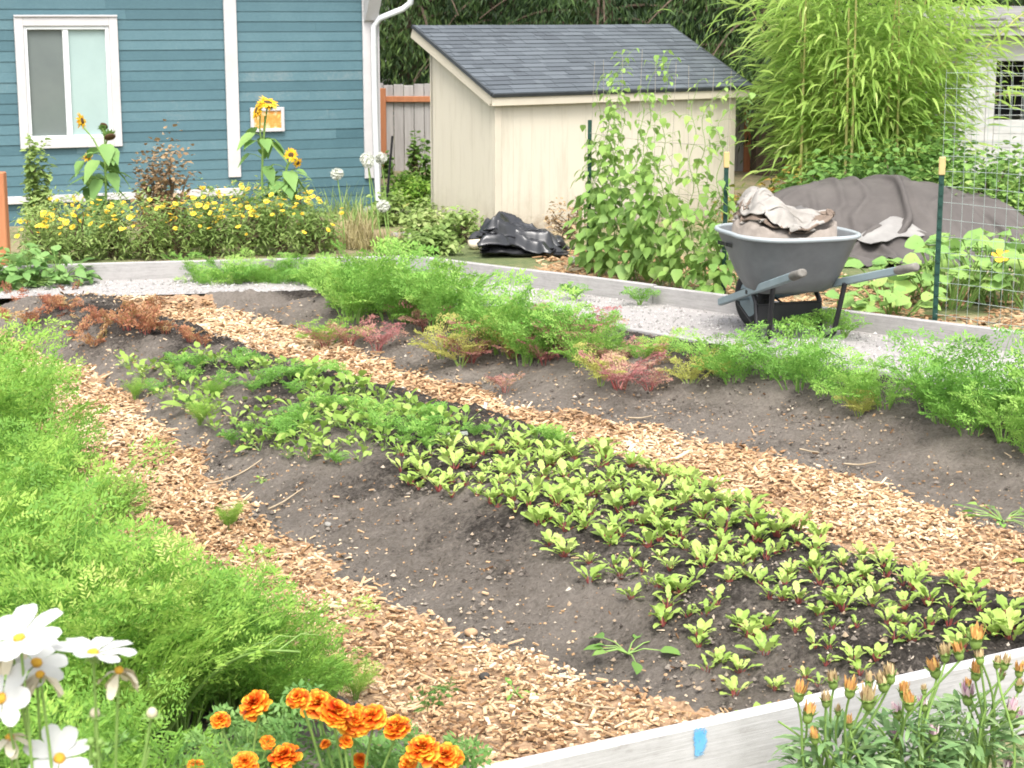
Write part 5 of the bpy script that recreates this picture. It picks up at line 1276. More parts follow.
for (u_, lb, top) in ((.02, 'leafy bean vine climbing at the left end of the strings', 1.76), (.2, 'bean vine left of the middle, in front of the shed wall', 1.7), (.38, 'bean vine at the middle of the strings', 1.78), (.55, 'bean vine just right of the middle of the strings', 1.72), (.75, 'bean vine between the middle and the tan-tipped post', 1.6), (.95, 'bean vine around the tan-tipped post beside the wheelbarrow', 1.5)):
    b_ = p0 + bd_ * u_; b_[2] = -.02; o = thing('bean_vine', lb, 'bean plant', b_, 0, 'bean vines on the strings'); s_ = MB(); f_ = MB()
    for j in range(4):
        tp_ = top * (1 if j == 0 else rng.uniform(.5, 1.0)); u = np.linspace(0, 1, 26); of = rng.normal(0, .08) ; ph = rng.uniform(0, 6)
        wig = np.column_stack([.022 * np.sin(u * 26 + ph), .022 * np.cos(u * 26 + ph), np.zeros(26)])
        P = b_ + np.outer(u, [of + rng.normal(0, .05), rng.normal(0, .05), tp_]) + wig
        if j == 0: P[-5:] += np.outer(np.linspace(0, 1, 5) ** 2, [rng.uniform(.05, .25), 0, -.02])
        s_.tube(P, np.linspace(.004, .0015, 26), n=4, cap=False)
        m = int(58 * tp_ / 1.5 + 7)
        uu = np.where(rng.random(m) < .72, rng.uniform(.02, .58, m), rng.uniform(.5, 1.0, m)) if j else rng.uniform(.05, 1, m)
        B = np.stack([np.interp(uu, u, P[:, q_]) for q_ in range(3)], 1); az = rng.uniform(0, 6.28, m); pet = rng.uniform(.03, .16, m) * (1.25 - .7 * uu)
        d = np.column_stack([np.cos(az), np.sin(az), rng.uniform(.0, .6, m)]); Q = B + d * pet[:, None]
        keep_ = Q[:, 2] > .05; B, Q, d, uu, az = B[keep_], Q[keep_], d[keep_], uu[keep_], az[keep_]; m = len(Q)
        for q_ in range(m): s_.tube([B[q_], (B[q_] + Q[q_]) / 2 + UP * .008, Q[q_]], .0013, n=3, cap=False)
        L = rng.uniform(.05, .11, m) * (1.15 - .62 * uu * (tp_ / top)); A = np.column_stack([d[:, :2] * .6 + rng.normal(0, .25, (m, 2)), -rng.uniform(.25, 1.2, m)])
        f_.blades(Q, A, np.column_stack([d[:, :2] * .7, np.full(m, .8)]) + rng.normal(0, .25, (m, 3)), L, L * .40, HEART, rng.uniform(-.05, .25, m), .12, None, 0, np.clip(.38 + .35 * uu + rng.normal(0, .15, m), 0, 1), .05)
    s_.build('stem', M_stalk, o); f_.build('foliage', M_bean, o, smooth=True)
# squash
M_squash = leafy('squash_leaf', [(0, (.13, .27, .08)), (.4, (.23, .39, .11)), (.7, (.33, .48, .13)), (1, (.46, .55, .18))], .35, .55, 2)
M_orangepetal = tinted('orange_petal', [(0, (.50, .16, .01)), (.5, (.60, .28, .02)), (1, (.68, .42, .05))], .6, 30, .2)
def flower_mb(k, c, N, r, npet, w, sh, mat=0, t0=.5, cup=.2, jit=.1, bend=.15):
    N = unit(N); a_ = unit(np.cross(N, [.3, .2, 1.0])); b_ = np.cross(N, a_); an = np.arange(npet) * 2 * math.pi / npet + rng.normal(0, jit, npet)
    A = np.cos(an)[:, None] * a_ + np.sin(an)[:, None] * b_ + N * cup + rng.normal(0, jit * .6, (npet, 3))
    L = r * rng.uniform(.88, 1.08, npet); k.blades(np.asarray(c) + A * r * .1, A, N + rng.normal(0, jit, (npet, 3)), L, L * w, sh, bend, .1, None, mat, np.clip(t0 + rng.normal(0, .15, npet), 0, 1), .05)
for (u, v, Y, lb) in ((893, 290, 12.3, 'squash plant left of the green fence post, low on the bark'), (905, 262, 13.1, 'squash plant just behind the green fence post'), (965, 262, 12.9, 'squash plant with orange flower behind the wire fence'), (1010, 258, 12.7, 'squash plant at the right picture edge behind the wire'), (1050, 270, 12.4, 'squash plant cut by the right picture edge'), (985, 246, 13.7, 'squash plant at the back against the tarp'), (945, 268, 12.6, 'squash plant closest to the right side of the green fence post'), (1025, 246, 13.4, 'squash plant at the back by the right picture edge')):
    P = py(u, v, Y); P[2] = -.03; o = thing('squash_plant', lb, 'squash', P, 0, 'squash plants behind the wire fence'); s_ = MB(); f_ = MB(); n = 26
    hh = .2 if u < 900 else (.27 if u < 930 else .45)
    az = rng.uniform(0, 6.28, n); q_ = np.sqrt(rng.random(n)) * .42; T_ = P + np.column_stack([np.cos(az) * q_, np.sin(az) * q_, hh * rng.uniform(.4, 1.0, n)])
    for i in range(n): b_ = P + (T_[i] - P) * [.45, .45, 0] + UP * .01; s_.tube([b_, (b_ + T_[i]) / 2 + UP * .03, T_[i]], [.008, .006, .005], n=5)
    L = rng.uniform(.08, .16, n); A = np.column_stack([np.cos(az), np.sin(az), rng.uniform(-.25, .25, n)]) + rng.normal(0, .4, (n, 3)) * [1, 1, .2]; A = unit(A)
    f_.blades(T_ - A * L[:, None] * .35, A, np.column_stack([rng.normal(0, .3, n), rng.normal(-.25, .3, n), np.ones(n)]), L, L * .52, ROUND, rng.uniform(.05, .3, n), .18, None, 0, np.clip(rng.normal(.5, .22, n), 0, 1), .09)
    s_.build('stalk', M_stalk, o); f_.build('foliage', M_squash, o, smooth=True)
    if u in (885, 965):
        c = py(866, 295, 12.0) if u == 885 else py(1000, 258, 12.45); k = MB(); flower_mb(k, c, [0, -.6, .8], .065, 5, .4, PETAL, cup=.6); k.build('flower', M_orangepetal, o, smooth=True)
        k = MB(); k.tube([c, (c + P) / 2 + UP * .05, P], .005, n=5, cap=False); k.build('flower_stalk', M_stalk, o)

# ================================================================== FLOWER BED BY THE HOUSE
M_hedge = leafy('flowerbed_leaf', [(0, (.14, .23, .06)), (.4, (.26, .37, .11)), (.7, (.36, .46, .16)), (1, (.50, .52, .26))], .45, .55, 2)
M_yellow = tinted('yellow_petal', [(0, (.55, .30, .02)), (.5, (.66, .46, .04)), (1, (.70, .58, .14))], .6, 30, .2)
M_seedhead = plain('straw_seed_head', (.46, .38, .24), (.34, .26, .15), 20, .8)
fk = MB(); flower_mb(fk, (0, 0, 0), UP, .034, 8, .34, PETAL, cup=.35); fk.ball((0, 0, .006), (.013, .013, .009), 0, 7, 4, .1)
fl_me = None
FB_NAMES = ['leftmost behind the grey board', 'second from left behind the board', 'third from left behind the board', 'fourth from left behind the board', 'middle one behind the board', 'fourth from right behind the board', 'third from right behind the board', 'second from right behind the board', 'rightmost behind the board', 'leftmost of the rear rank', 'second from left of the rear rank', 'third from left of the rear rank', 'middle one of the rear rank', 'third from right of the rear rank', 'second from right of the rear rank', 'rightmost of the rear rank']
GF = 'yellow flowered bushes along the back board'
cnt = 0
for i, (u, v, h) in enumerate(((42, 258, .50), (78, 256, .58), (112, 254, .62), (148, 255, .60), (182, 254, .62), (214, 252, .62), (246, 252, .66), (280, 252, .66), (312, 250, .58), (60, 246, .55), (100, 244, .62), (165, 243, .64), (200, 242, .64), (235, 241, .66), (270, 240, .68), (300, 240, .62))):
    P = gp(u, v, 0); P[2] = -.03; h *= .86
    o = shrub('yellow_flower_bush', 'bush of small yellow flowers, ' + FB_NAMES[i], 'flowering bush', P, .27, .25, h, 1200, (.03, .07), M_hedge, GF, LANCE, .15, bend=(.0, .5), ncl=12)
    nfl = 20 if h < .6 else 28
    for j in range(nfl):
        a = rng.uniform(0, 6.28); q_ = math.sqrt(rng.random()) * .34
        loc = np.array([math.cos(a) * q_, math.sin(a) * q_ * .9 - .04, h * (.55 + .5 * rng.random() ** .6) * (1 - .35 * (q_ / .34) ** 2)])
        if fl_me is None: f0 = fk.build('flower', M_yellow, o, smooth=True, local=True); fl_me = f0.data
        else: f0 = bpy.data.objects.new('flower', fl_me); col.objects.link(f0); f0.parent = o
        f0.location = tuple(loc); f0.rotation_euler = (rng.uniform(-.2, .9), rng.normal(0, .4), rng.uniform(-.6, .6)); s_ = rng.uniform(.35, .8); f0.scale = (s_, s_, s_)
# tall spike, dried plant
shrub('spire_plant', 'tall narrow green spire at the left of the flower bed', 'plant', [*gp(42, 240, 0)[:2], -.03], .13, .12, .98, 1300, (.03, .08), M_hedge, None, OVAL, .35, ncl=10)
M_dryleaf = leafy('dried_leaf', [(0, (.20, .12, .06)), (.5, (.36, .25, .14)), (1, (.50, .40, .27))], .2, .8, 4)
dpb = gp(168, 246, 0); dpb[2] = -.03
shrub('dried_plant', 'dried brown plant gone to seed among the yellow flowers', 'dead plant', dpb, .30, .24, 1.0, 1700, (.025, .06), M_dryleaf, None, OVAL, .4, ncl=30)
shrub('dried_plant', 'dry brown weed against the shed wall behind the black plastic', 'dead plant', [*gp(566, 236, 0)[:2], -.03], .2, .15, .42, 420, (.02, .05), M_dryleaf, None, OVAL, .35, ncl=10)
# sunflowers
M_sunpet = tinted('sunflower_petal', [(0, (.56, .24, .01)), (.5, (.66, .38, .02)), (1, (.70, .48, .05))], .6, 30, .2)
M_sundisc = plain('sunflower_disc', (.10, .055, .025), (.05, .028, .014), 60, .9, .8, 120)
M_sunleaf = leafy('sunflower_leaf', [(0, (.10, .20, .06)), (.5, (.18, .32, .09)), (1, (.30, .43, .14))], .3, .55, 3)
def sunflower(label, base, joints, heads, leaf_n, leafL):
    """joints: points of the main stem; heads: (centre, facing, radius, petals)"""
    o = thing('sunflower', label, 'sunflower', base); s_ = MB(); J = np.array(joints)
    u = np.linspace(0, 1, 18); tj = np.linspace(0, 1, len(J)); P = np.stack([np.interp(u, tj, J[:, q_]) for q_ in range(3)], 1)
    s_.tube(P, np.linspace(.013, .007, 18), n=7)
    for (c, N, r, npt) in heads:
        N = unit(N); c = np.array(c, float); k_ = int(rng.integers(10, 14)); b_ = P[k_] if np.linalg.norm(P[-1] - c) > .12 else P[-1]
        s_.tube([b_, (b_ + c) / 2 + UP * .02, c - N * .03], [.008, .007, .007], n=6, cap=False)
        k = MB(); ax1 = unit(np.cross(N, [.2, .1, 1])); k.ball(c, (r * .46, r * .46, r * .16), 0, 12, 6, ax=[ax1, np.cross(N, ax1), N]); hd = k.build('flower_head', M_sundisc, o, smooth=True)
        if npt:
            k = MB(); flower_mb(k, c + N * .0, N, r, npt, .20, LANCE, cup=.15, jit=.12, bend=.2); flower_mb(k, c - N * .008, N, r * .9, npt, .2, LANCE, cup=.05, jit=.12, bend=.25)
            pt = k.build('petals', M_sunpet, None, smooth=True); me = pt.data; co = np.empty(len(me.vertices) * 3); me.vertices.foreach_get('co', co); me.vertices.foreach_set('co', (co.reshape(-1, 3) - np.array(o.location)).ravel()); me.update(); pt.parent = hd
        k = MB(); flower_mb(k, c - N * .012, -N * -1, r * .6, 12, .25, LANCE, cup=-.35, jit=.1); pt = k.build('calyx', M_sunleaf, o)
    for i in range(leaf_n):
        t_ = rng.uniform(.2, .93); B = np.array([np.interp(t_, u, P[:, q_]) for q_ in range(3)]); az = i * 2.4 + rng.normal(0, .4); d = np.array([math.cos(az), math.sin(az) * .8, .35]); pl_ = rng.uniform(.05, .13)
        s_.tube([B, B + d * pl_ * .6 + UP * .01, B + d * pl_], [.004, .003, .003], n=5, cap=False)
        k = MB(); L = leafL * rng.uniform(.65, 1.2) * (1.1 - .45 * t_); k.blades([B + d * pl_], [[d[0], d[1], -rng.uniform(.1, 1.1)]], [[d[0] * .5, d[1] * .5 - .1, 1.0]], L, L * .36, HEART, .3, .15, [[0, 0, -1]], 0, rng.uniform(.2, .8)); k.build('leaf', M_sunleaf, o, smooth=True)
    s_.build('stem', M_stalk, o, smooth=True); return o
Ys = 15.6
sb_ = py(104, 225, Ys); sb_[2] = -.03
sunflower('sunflower with drooping heads below the house window', sb_, [sb_, py(106, 190, Ys), py(105, 160, Ys), py(106, 143, Ys)],
          [(py(110, 137, Ys - .05), (.3, -.5, -.8), .11, 0), (py(104, 126, Ys), (.2, .7, .5), .08, 0), (py(82, 121, Ys), (.9, -.2, .2), .07, 14)], 22, .22)
sb2 = py(92, 228, Ys + .2); sb2[2] = -.03
sunflower('thin sunflower stalk without flower left of the drooping sunflower', sb2, [sb2, py(90, 190, Ys + .2), py(88, 160, Ys + .2)], [(py(87, 157, Ys + .2), (-.2, -.6, .7), .05, 8)], 12, .22)
Yg = 15.7; sb3 = py(264, 228, Yg); sb3[2] = -.03
sunflower('tall sunflower with bright yellow heads in front of the small white plaque', sb3, [sb3, py(262, 180, Yg), py(263, 145, Yg), py(265, 116, Yg)],
          [(py(257, 110, Yg - .1), (-.85, -.35, .35), .085, 16), (py(268, 103, Yg - .05), (.3, -.35, .9), .095, 18)], 14, .23)
sb4 = py(284, 228, Yg); sb4[2] = -.03
sunflower('shorter sunflower with a dark brown centre right of the tall one', sb4, [sb4, py(283, 190, Yg), py(287, 165, Yg)],
          [(py(291, 155, Yg - .1), (.15, -.95, .1), .06, 13), (py(298, 163, Yg), (.6, -.5, -.2), .045, 10)], 22, .22)
# plaque on the wall
pa, pz0 = hp(250, 132); pb, pz1 = hp(283, 107)
pl_o = thing('wall_plaque', 'small white framed plaque with an orange picture on the teal wall', 'plaque', HC + hv * (pa + pb) / 2 + UP * (pz0 + pz1) / 2)
k = MB()
for (a, b_, c, d) in ((pa, pa + .035, pz0, pz1), (pb - .035, pb, pz0, pz1), (pa + .035, pb - .035, pz1 - .035, pz1), (pa + .035, pb - .035, pz0, pz0 + .035)): hbox(k, a, b_, c, d, .016, .05)
k.build('frame', M_trim, pl_o)
M_pic, n, b, o = mat_base('orange_picture')
n.links.new(ramp(n, [(.36, (.62, .50, .30)), (.48, (.60, .30, .07)), (.6, (.56, .22, .04)), (.72, (.62, .44, .12))], noise(n, 14, 3)), b.inputs['Base Color'])
k = MB(); hbox(k, pa + .03, pb - .03, pz0 + .03, pz1 - .03, .016, .036, 0); k.build('picture', M_pic, pl_o)
# orange stained post at the left edge
Yp = 14.0; a0_ = py(-8, 172, Yp); a1_ = py(8, 252, Yp)
o = thing('wooden_post', 'orange stained wooden post at the left picture edge', 'post', ((a0_[0] + a1_[0]) / 2 - .02, Yp, 0)); k = MB(); hgt = a0_[2]
k.box((a1_[0] - .07, Yp, hgt / 2 - .1), (.16, .10, hgt + .2), bev=.008); k.build('shaft', M_rust, o)
# alliums
M_glob = plain('white_allium', (.62, .62, .56), (.50, .52, .44), 40, .8, .6, 90)
GA = 'white globe flowers near the downspout'
for (u, v, Y, r, lb) in ((337, 174, 15.8, .055, 'white globe flower standing against the teal wall'), (367, 159, 16.0, .06, 'white globe flower left of the downspout, upper of the group'), (381, 158, 16.2, .055, 'white globe flower right in front of the downspout'), (368, 163, 15.9, .05, 'white globe flower just under the upper one by the corner board'), (383, 206, 15.2, .055, 'low white globe flower among the weeds by the downspout foot')):
    c = py(u, v, Y); b_ = np.array([c[0] + rng.normal(.06, .03), Y, -.03]); o = thing('globe_flower', lb, 'flower', b_, 0, GA)
    k = MB(); k.tube([b_, (b_ + c) / 2 + np.array([.01, 0, 0]), c], [.007, .006, .005], n=6); k.build('stem', M_stalk, o, smooth=True)
    k = MB(); nn = 260; d = unit(rng.normal(0, 1, (nn, 3))); d[:, 2] *= .85; k.leaves(c + d * r * .55, d + rng.normal(0, .15, (nn, 3)), rng.normal(0, 1, (nn, 3)), r * .6, r * .16); k.ball(c, (r * .8, r * .8, r * .68), 0, 10, 7, jit=.05); k.build('flower_head', M_glob, o)
# weeds and dry grass between flower bed and shed
M_drygrass = leafy('dry_grass', [(0, (.22, .20, .07)), (.5, (.40, .34, .17)), (1, (.52, .45, .28))], .3, .7, 2)
def grass_tuft(label, p, n, h, mat, r=.2, group=None):
    k = MB(); a = rng.uniform(0, 6.28, n); q_ = np.sqrt(rng.random(n)) * r; P = np.asarray(p) + np.column_stack([np.cos(a) * q_, np.sin(a) * q_, np.full(n, -.02)]); a2 = rng.uniform(0, 6.28, n)
    A = np.column_stack([np.cos(a2) * .4, np.sin(a2) * .4, np.ones(n)]); L = h * rng.uniform(.5, 1.2, n)
    k.blades(P, A, np.column_stack([np.cos(a2), np.sin(a2), np.zeros(n)]), L, .005, [(0, 1), (.4, .8), (.75, .5), (1, .05)], rng.uniform(.1, .9, n), .1, [[0, 0, -1]] * n)
    o = k.build('grass_tuft', mat, None); return tag(o, label, 'grass tuft', group)
for (u, v, h, mt, lb) in ((340, 245, .42, M_drygrass, 'dry straw-coloured grass tuft right of the yellow flowers'), (355, 235, .4, M_drygrass, 'dry grass tuft below the white globe flower'), (372, 246, .25, M_drygrass, 'short dry grass tuft behind the corner of the boards'), (395, 242, .18, M_drygrass, 'thin dry tuft by the flat grey stone'), (345, 222, .5, M_hedge, 'tall green grass tuft against the house foot'), (362, 226, .4, M_hedge, 'green grass tuft at the foot of the corner board')):
    p = gp(u, v, 0); p[2] = 0; grass_tuft(lb, p, 190, h, mt, .17)
wd_labels = ['behind the corner of the grey boards', 'between globe flowers and shed', 'at the left foot of the shed', 'left of the black plastic heap', 'below the shed corner', 'just behind the grey board left of the plastic', 'beside the downspout foot', 'at the foot of the shed side wall']
for i, (u, v, h, rx) in enumerate(((408, 250, .2, .3), (420, 232, .26, .32), (442, 222, .28, .3), (462, 240, .28, .28), (480, 228, .22, .25), (440, 250, .22, .3), (392, 222, .3, .25), (455, 216, .25, .3))):
    p = gp(u, v, 0); p[2] = -.03
    shrub('low_weed', 'low green weeds growing ' + wd_labels[i], 'weeds', p, rx, rx * .8, h, 620, (.03, .075), M_hedge, 'low weeds in front of the shed', OVAL, .38, ncl=12)
# yard behind, between house and shed
for i, (u, v, Y, h, lb) in enumerate(((395, 178, 19.5, .30, 'bright green vegetable row in the gap, left part'), (418, 178, 19.5, .33, 'bright green vegetable row in the gap, right part by the shed'), (408, 172, 21, .3, 'bright green row farther back in the gap'))):
    p = py(u, v + 14, Y); p[2] = -.03; shrub('leafy_clump', lb, 'plant', p, .30, .2, h * .75, 700, (.03, .07), M_dill, None, OVAL, .3, ncl=14)
for (u, Y, h, lb) in ((416, 22.8, .6, 'slim green sapling in front of the grey fence'), (425, 20.6, .5, 'small leafy plant at the shed edge in the yard'), (390, 23.0, .3, 'low ivy at the foot of the grey fence')):
    p = py(u, 150, Y); p[2] = -.03; shrub('young_plant', lb, 'plant', p, .11, .11, h, 220, (.05, .09), M_bram, None, OVAL, .38, ncl=8)
k = MB(); a = py(385, 181, 18.8); b_ = py(392.5, 136, 18.8); k.tube([[a[0], a[1], -.05], [*b_]], .014, n=6); tag(k.build('dark_stake', M_black), 'thin dark stake leaning in the gap beside the downspout', 'stake')
for (u, v, r, lb) in ((494, 251, .035, 'small white scrap beside the black plastic'), (457, 238, .04, 'white stone among weeds left of the plastic'), (575, 262, .06, 'pale stone under the left bean post'), (455, 215, .04, 'small white stone at the shed side wall'), (420, 250, .05, 'grey stone behind the board corner')):
    rock(lb, gp(u, v, 0), r)
# leafy weeds on the gravel
for (u, v, s_, lb) in ((575, 300, 1.0, 'small green weed on the gravel under the bean trellis'), (640, 305, 1.1, 'green weed tuft on the gravel below the beans'), (815, 335, 1.6, 'feathery weed on the gravel at the barrow legs'), (790, 338, 1.4, 'feathery weed under the wheelbarrow'), (845, 338, 1.3, 'feathery weed right of the barrow legs'), (240, 284, 1.2, 'reddish green weed on the gravel by the back board')):
    sp_l.put(0, gp(u, v, GZ), rng.uniform(0, 6.28), s_, lb, None)

# ================================================================== FOREGROUND FLOWERS
M_white = leafy('white_petal', [(0, (.56, .56, .55)), (1, (.66, .66, .66))], .3, .6, 8)
M_wilt = leafy('wilted_petal', [(0, (.50, .42, .26)), (1, (.68, .64, .52))], .2, .7, 20)
M_cosdisc = plain('cosmos_disc', (.60, .36, .04), (.50, .25, .03), 120, .9, .8, 200)
Y0 = 2.08
COSPET = [(0, .16), (.2, .45), (.45, .88), (.68, 1.0), (.9, .82), (1, .42)]
cb = np.array([py(60, 700, Y0)[0], Y0 + .05, 0.0])
cos_ = thing('cosmos_plant', 'white cosmos with open, wilted and budding flowers in the near corner', 'cosmos', cb); cs = MB(); cf = MB()
def stem_to(mb, c, b, r0=.0035, r1=.0018, sag=.05):
    u = np.linspace(0, 1, 14)[:, None]; b = np.asarray(b, float); c = np.asarray(c, float)
    P = b * (1 - u) + c * u; P[:, :2] += (c[:2] - b[:2]) * (np.sin(u * math.pi) * -.25)
    P[:, 0] += .012 * np.sin(u[:, 0] * 5 + c[0] * 30) * np.sin(u[:, 0] * math.pi); mb.tube(P, np.linspace(r0, r1, 14), n=6); return P
def bsub(mb, name, m, par, top, smooth=True):
    o = mb.build(name, m, None, smooth=smooth); me = o.data; co = np.empty(len(me.vertices) * 3); me.vertices.foreach_get('co', co); me.vertices.foreach_set('co', (co.reshape(-1, 3) - np.array(top.location)).ravel()); me.update(); o.parent = par; return o
for (u, v, N, r, np_) in ((20, 640, (-.2, -.25, 1.0), .052, 8), (93, 655, (.08, .02, 1.0), .046, 8), (36, 664, (.35, -.45, .8), .038, 7), (3, 699, (-.45, -.75, .5), .046, 7), (60, 759, (.05, -.70, .7), .040, 8)):
    c = py(u, v, Y0 + rng.uniform(-.03, .03)); stem_to(cs, c, cb + [rng.normal(0, .03), rng.normal(0, .03), 0])
    k = MB(); flower_mb(k, c, N, r, np_, .30, COSPET, cup=.32, jit=.10, bend=.2, t0=.6); f0 = k.build('flower', M_white, cos_, smooth=True)
    Nn = unit(N); k = MB(); ax1 = unit(np.cross(Nn, [.2, .1, 1.0])); k.ball(c + Nn * .003, (.0075, .0075, .005), 0, 10, 6, jit=.06, ax=[ax1, np.cross(Nn, ax1), Nn]); bsub(k, 'disc', M_cosdisc, f0, cos_)
    k = MB(); flower_mb(k, c - Nn * .003, Nn, .014, 8, .25, LANCE, cup=-.1); k.ball(c - Nn * .004, (.006, .006, .005), 0, 8, 5); bsub(k, 'calyx', M_stalk, f0, cos_)
for (u, v) in ((40, 681), (119, 677), (10, 744), (12, 655)):
    c = py(u, v - 5, Y0); stem_to(cs, c, cb + [rng.normal(0, .03), rng.normal(0, .03), 0]); k = MB(); an = rng.uniform(0, 6.28, 9)
    k.blades([c] * 9, np.column_stack([np.cos(an) * .8, np.sin(an) * .8, rng.uniform(-.4, .3, 9)]), UP, rng.uniform(.020, .030, 9), .007, PETAL, rng.uniform(.5, .9, 9), .3, [[0, 0, -1]] * 9, 0, None, .25)
    f0 = k.build('wilted_flower', M_wilt, cos_, smooth=True); k = MB(); k.ball(c + UP * .002, (.006, .006, .005), 0, 8, 5, jit=.08); bsub(k, 'disc', M_cosdisc, f0, cos_)
for (u, v, r) in ((95, 713, .0065), (152, 713, .007), (91, 741, .005), (100, 742, .0045), (95, 755, .004)):
    c = py(u, v, Y0); stem_to(cs, c, cb + [rng.normal(0, .03), rng.normal(0, .03), 0]); k = MB(); k.ball(c, (r, r, r * 1.05), 0, 9, 6); b0 = k.build('bud', M_wilt if r > .006 else M_stalk, cos_, smooth=True)
    k = MB(); flower_mb(k, c - UP * r * .9, UP, r * 2, 8, .22, LANCE, cup=.25); bsub(k, 'calyx', M_stalk, b0, cos_)
for i in range(60):
    h = rng.uniform(.55, 1.22); b_ = cb + np.array([rng.normal(0, .12), rng.normal(0.02, .08), h * .8]); frond(cf, b_, rng.uniform(0, 6.28), rng.uniform(.10, .2), .3, 1.3, 8, .5, .03, .0009, .15, 0, 0, None, .0012, 3, .2)
u = rng.uniform(0, 1, (1, 1)); 
for i in range(9): stem_to(cs, cb + np.array([rng.normal(0, .12), rng.normal(.02, .06), rng.uniform(.8, 1.15)]), cb + [rng.normal(0, .04), rng.normal(0, .04), 0])
cs.build('stem', M_stalk, cos_, smooth=True); cf.build('foliage', M_dill, cos_)

# marigolds
M_mari = tinted('marigold_petal', [(0, (.38, .016, .004)), (.38, (.58, .058, .004)), (.68, (.66, .145, .007)), (.9, (.70, .30, .02)), (1, (.72, .42, .045))], .55, 40, .15)
M_marleaf = leafy('marigold_leaf', [(0, (.04, .12, .03)), (.5, (.10, .22, .05)), (1, (.22, .36, .10))], .3, .5, 8)
def marigold_head(k, c, N, r):
    N = unit(N); a_ = unit(np.cross(N, [.3, .2, 1.0])); b_ = np.cross(N, a_)
    for (lay, (rr_, el, n)) in enumerate(((1.0, -.12, 15), (.95, .12, 16), (.84, .36, 15), (.7, .62, 14), (.55, .9, 12), (.4, 1.2, 9), (.26, 1.45, 6))):
        an = np.arange(n) * 2 * math.pi / n + lay * .6 + rng.normal(0, .12, n); A = (np.cos(an)[:, None] * a_ + np.sin(an)[:, None] * b_) * math.cos(el) + N * math.sin(el) + rng.normal(0, .1, (n, 3))
        n0 = k.n; L = r * rr_ * rng.uniform(.85, 1.1, n)
        k.blades(np.tile(np.asarray(c) + N * r * .05 * lay, (n, 1)), A, N * math.cos(el) - (np.cos(an)[:, None] * a_ + np.sin(an)[:, None] * b_) * math.sin(el) + rng.normal(0, .15, (n, 3)), L, L * .30, [(0, .2), (.4, .7), (.75, 1.0), (.93, .9), (1, .55)], rng.uniform(.05, .35, n), .1, None, 0, 0, .14)
        tt = np.tile(np.repeat([.15, .3, .5, .78, .98], 3), n) + np.repeat(rng.normal(0, .12, n), 15); k.t[-1] = np.clip(tt + rng.normal(-.03, .03), 0, 1)
Ym = 3.0
MAR = [[(255, 704, 19), (220, 720, 12), (285, 757, 19), (245, 763, 16), (196, 766, 11), (268, 742, 9)], [(298, 698, 14), (318, 704, 20), (336, 713, 21), (354, 721, 20), (372, 717, 17), (396, 727, 17), (346, 741, 9), (325, 744, 7), (423, 749, 21), (446, 757, 20), (408, 763, 11), (360, 760, 10)]]
for j, (xc, lb) in enumerate(((238, 'orange marigold plant with few flowers beside the white cosmos'), (355, 'orange marigold plant crowded with flowers at the bottom of the picture'))):
    mb_ = np.array([py(xc, 740, Ym)[0], Ym + .05, 0]); o = thing('marigold_plant', lb, 'marigold', mb_, 0, 'marigolds in the foreground'); s_ = MB(); f_ = MB()
    for (u, v, rpx) in MAR[j]:
        yy = Ym + rng.uniform(-.06, .06); c = py(u, v, yy); r = rpx * .92 / F * yy; N = unit([rng.normal(0, .35), -.45 + rng.normal(0, .25), 1.0])
        P = stem_to(s_, c - N * r * .5, mb_ + [rng.normal(0, .04), rng.normal(0, .03), 0], .004, .0025)
        k = MB(); marigold_head(k, c, N, r); f0 = k.build('flower', M_mari, o, smooth=True)
        k = MB(); ax1 = unit(np.cross(N, [.2, .1, 1.0])); k.ball(c - N * r * .35, (r * .32, r * .32, r * .45), 0, 9, 6, ax=[ax1, np.cross(N, ax1), N]); bsub(k, 'calyx', M_marleaf, f0, o)
    for i in range(120):
        h = rng.uniform(.3, .76); b_ = mb_ + np.array([rng.normal(0, .11), rng.normal(.03, .07), h - .03 - abs(rng.normal(0, .05))]); frond(f_, b_, rng.uniform(0, 6.28), rng.uniform(.06, .11), .3, 1.3, 7, .42, .018, .0035, .1, 0, 0, None, .0013, 3, .3)
    for i in range(16): stem_to(s_, mb_ + np.array([rng.normal(0, .11), rng.normal(.03, .06), rng.uniform(.4, .72)]), mb_ + [rng.normal(0, .03), rng.normal(0, .03), 0], .004, .002)
    s_.build('stem', M_stalk, o, smooth=True); f_.build('foliage', M_marleaf, o)
sprig('broad_leaf', 'pale round leaf at the bottom right of the marigolds', 'leaf', py(462, 766, 3.05) - UP * .03, 1, .07, .5, M_pot, .03, ROUND)

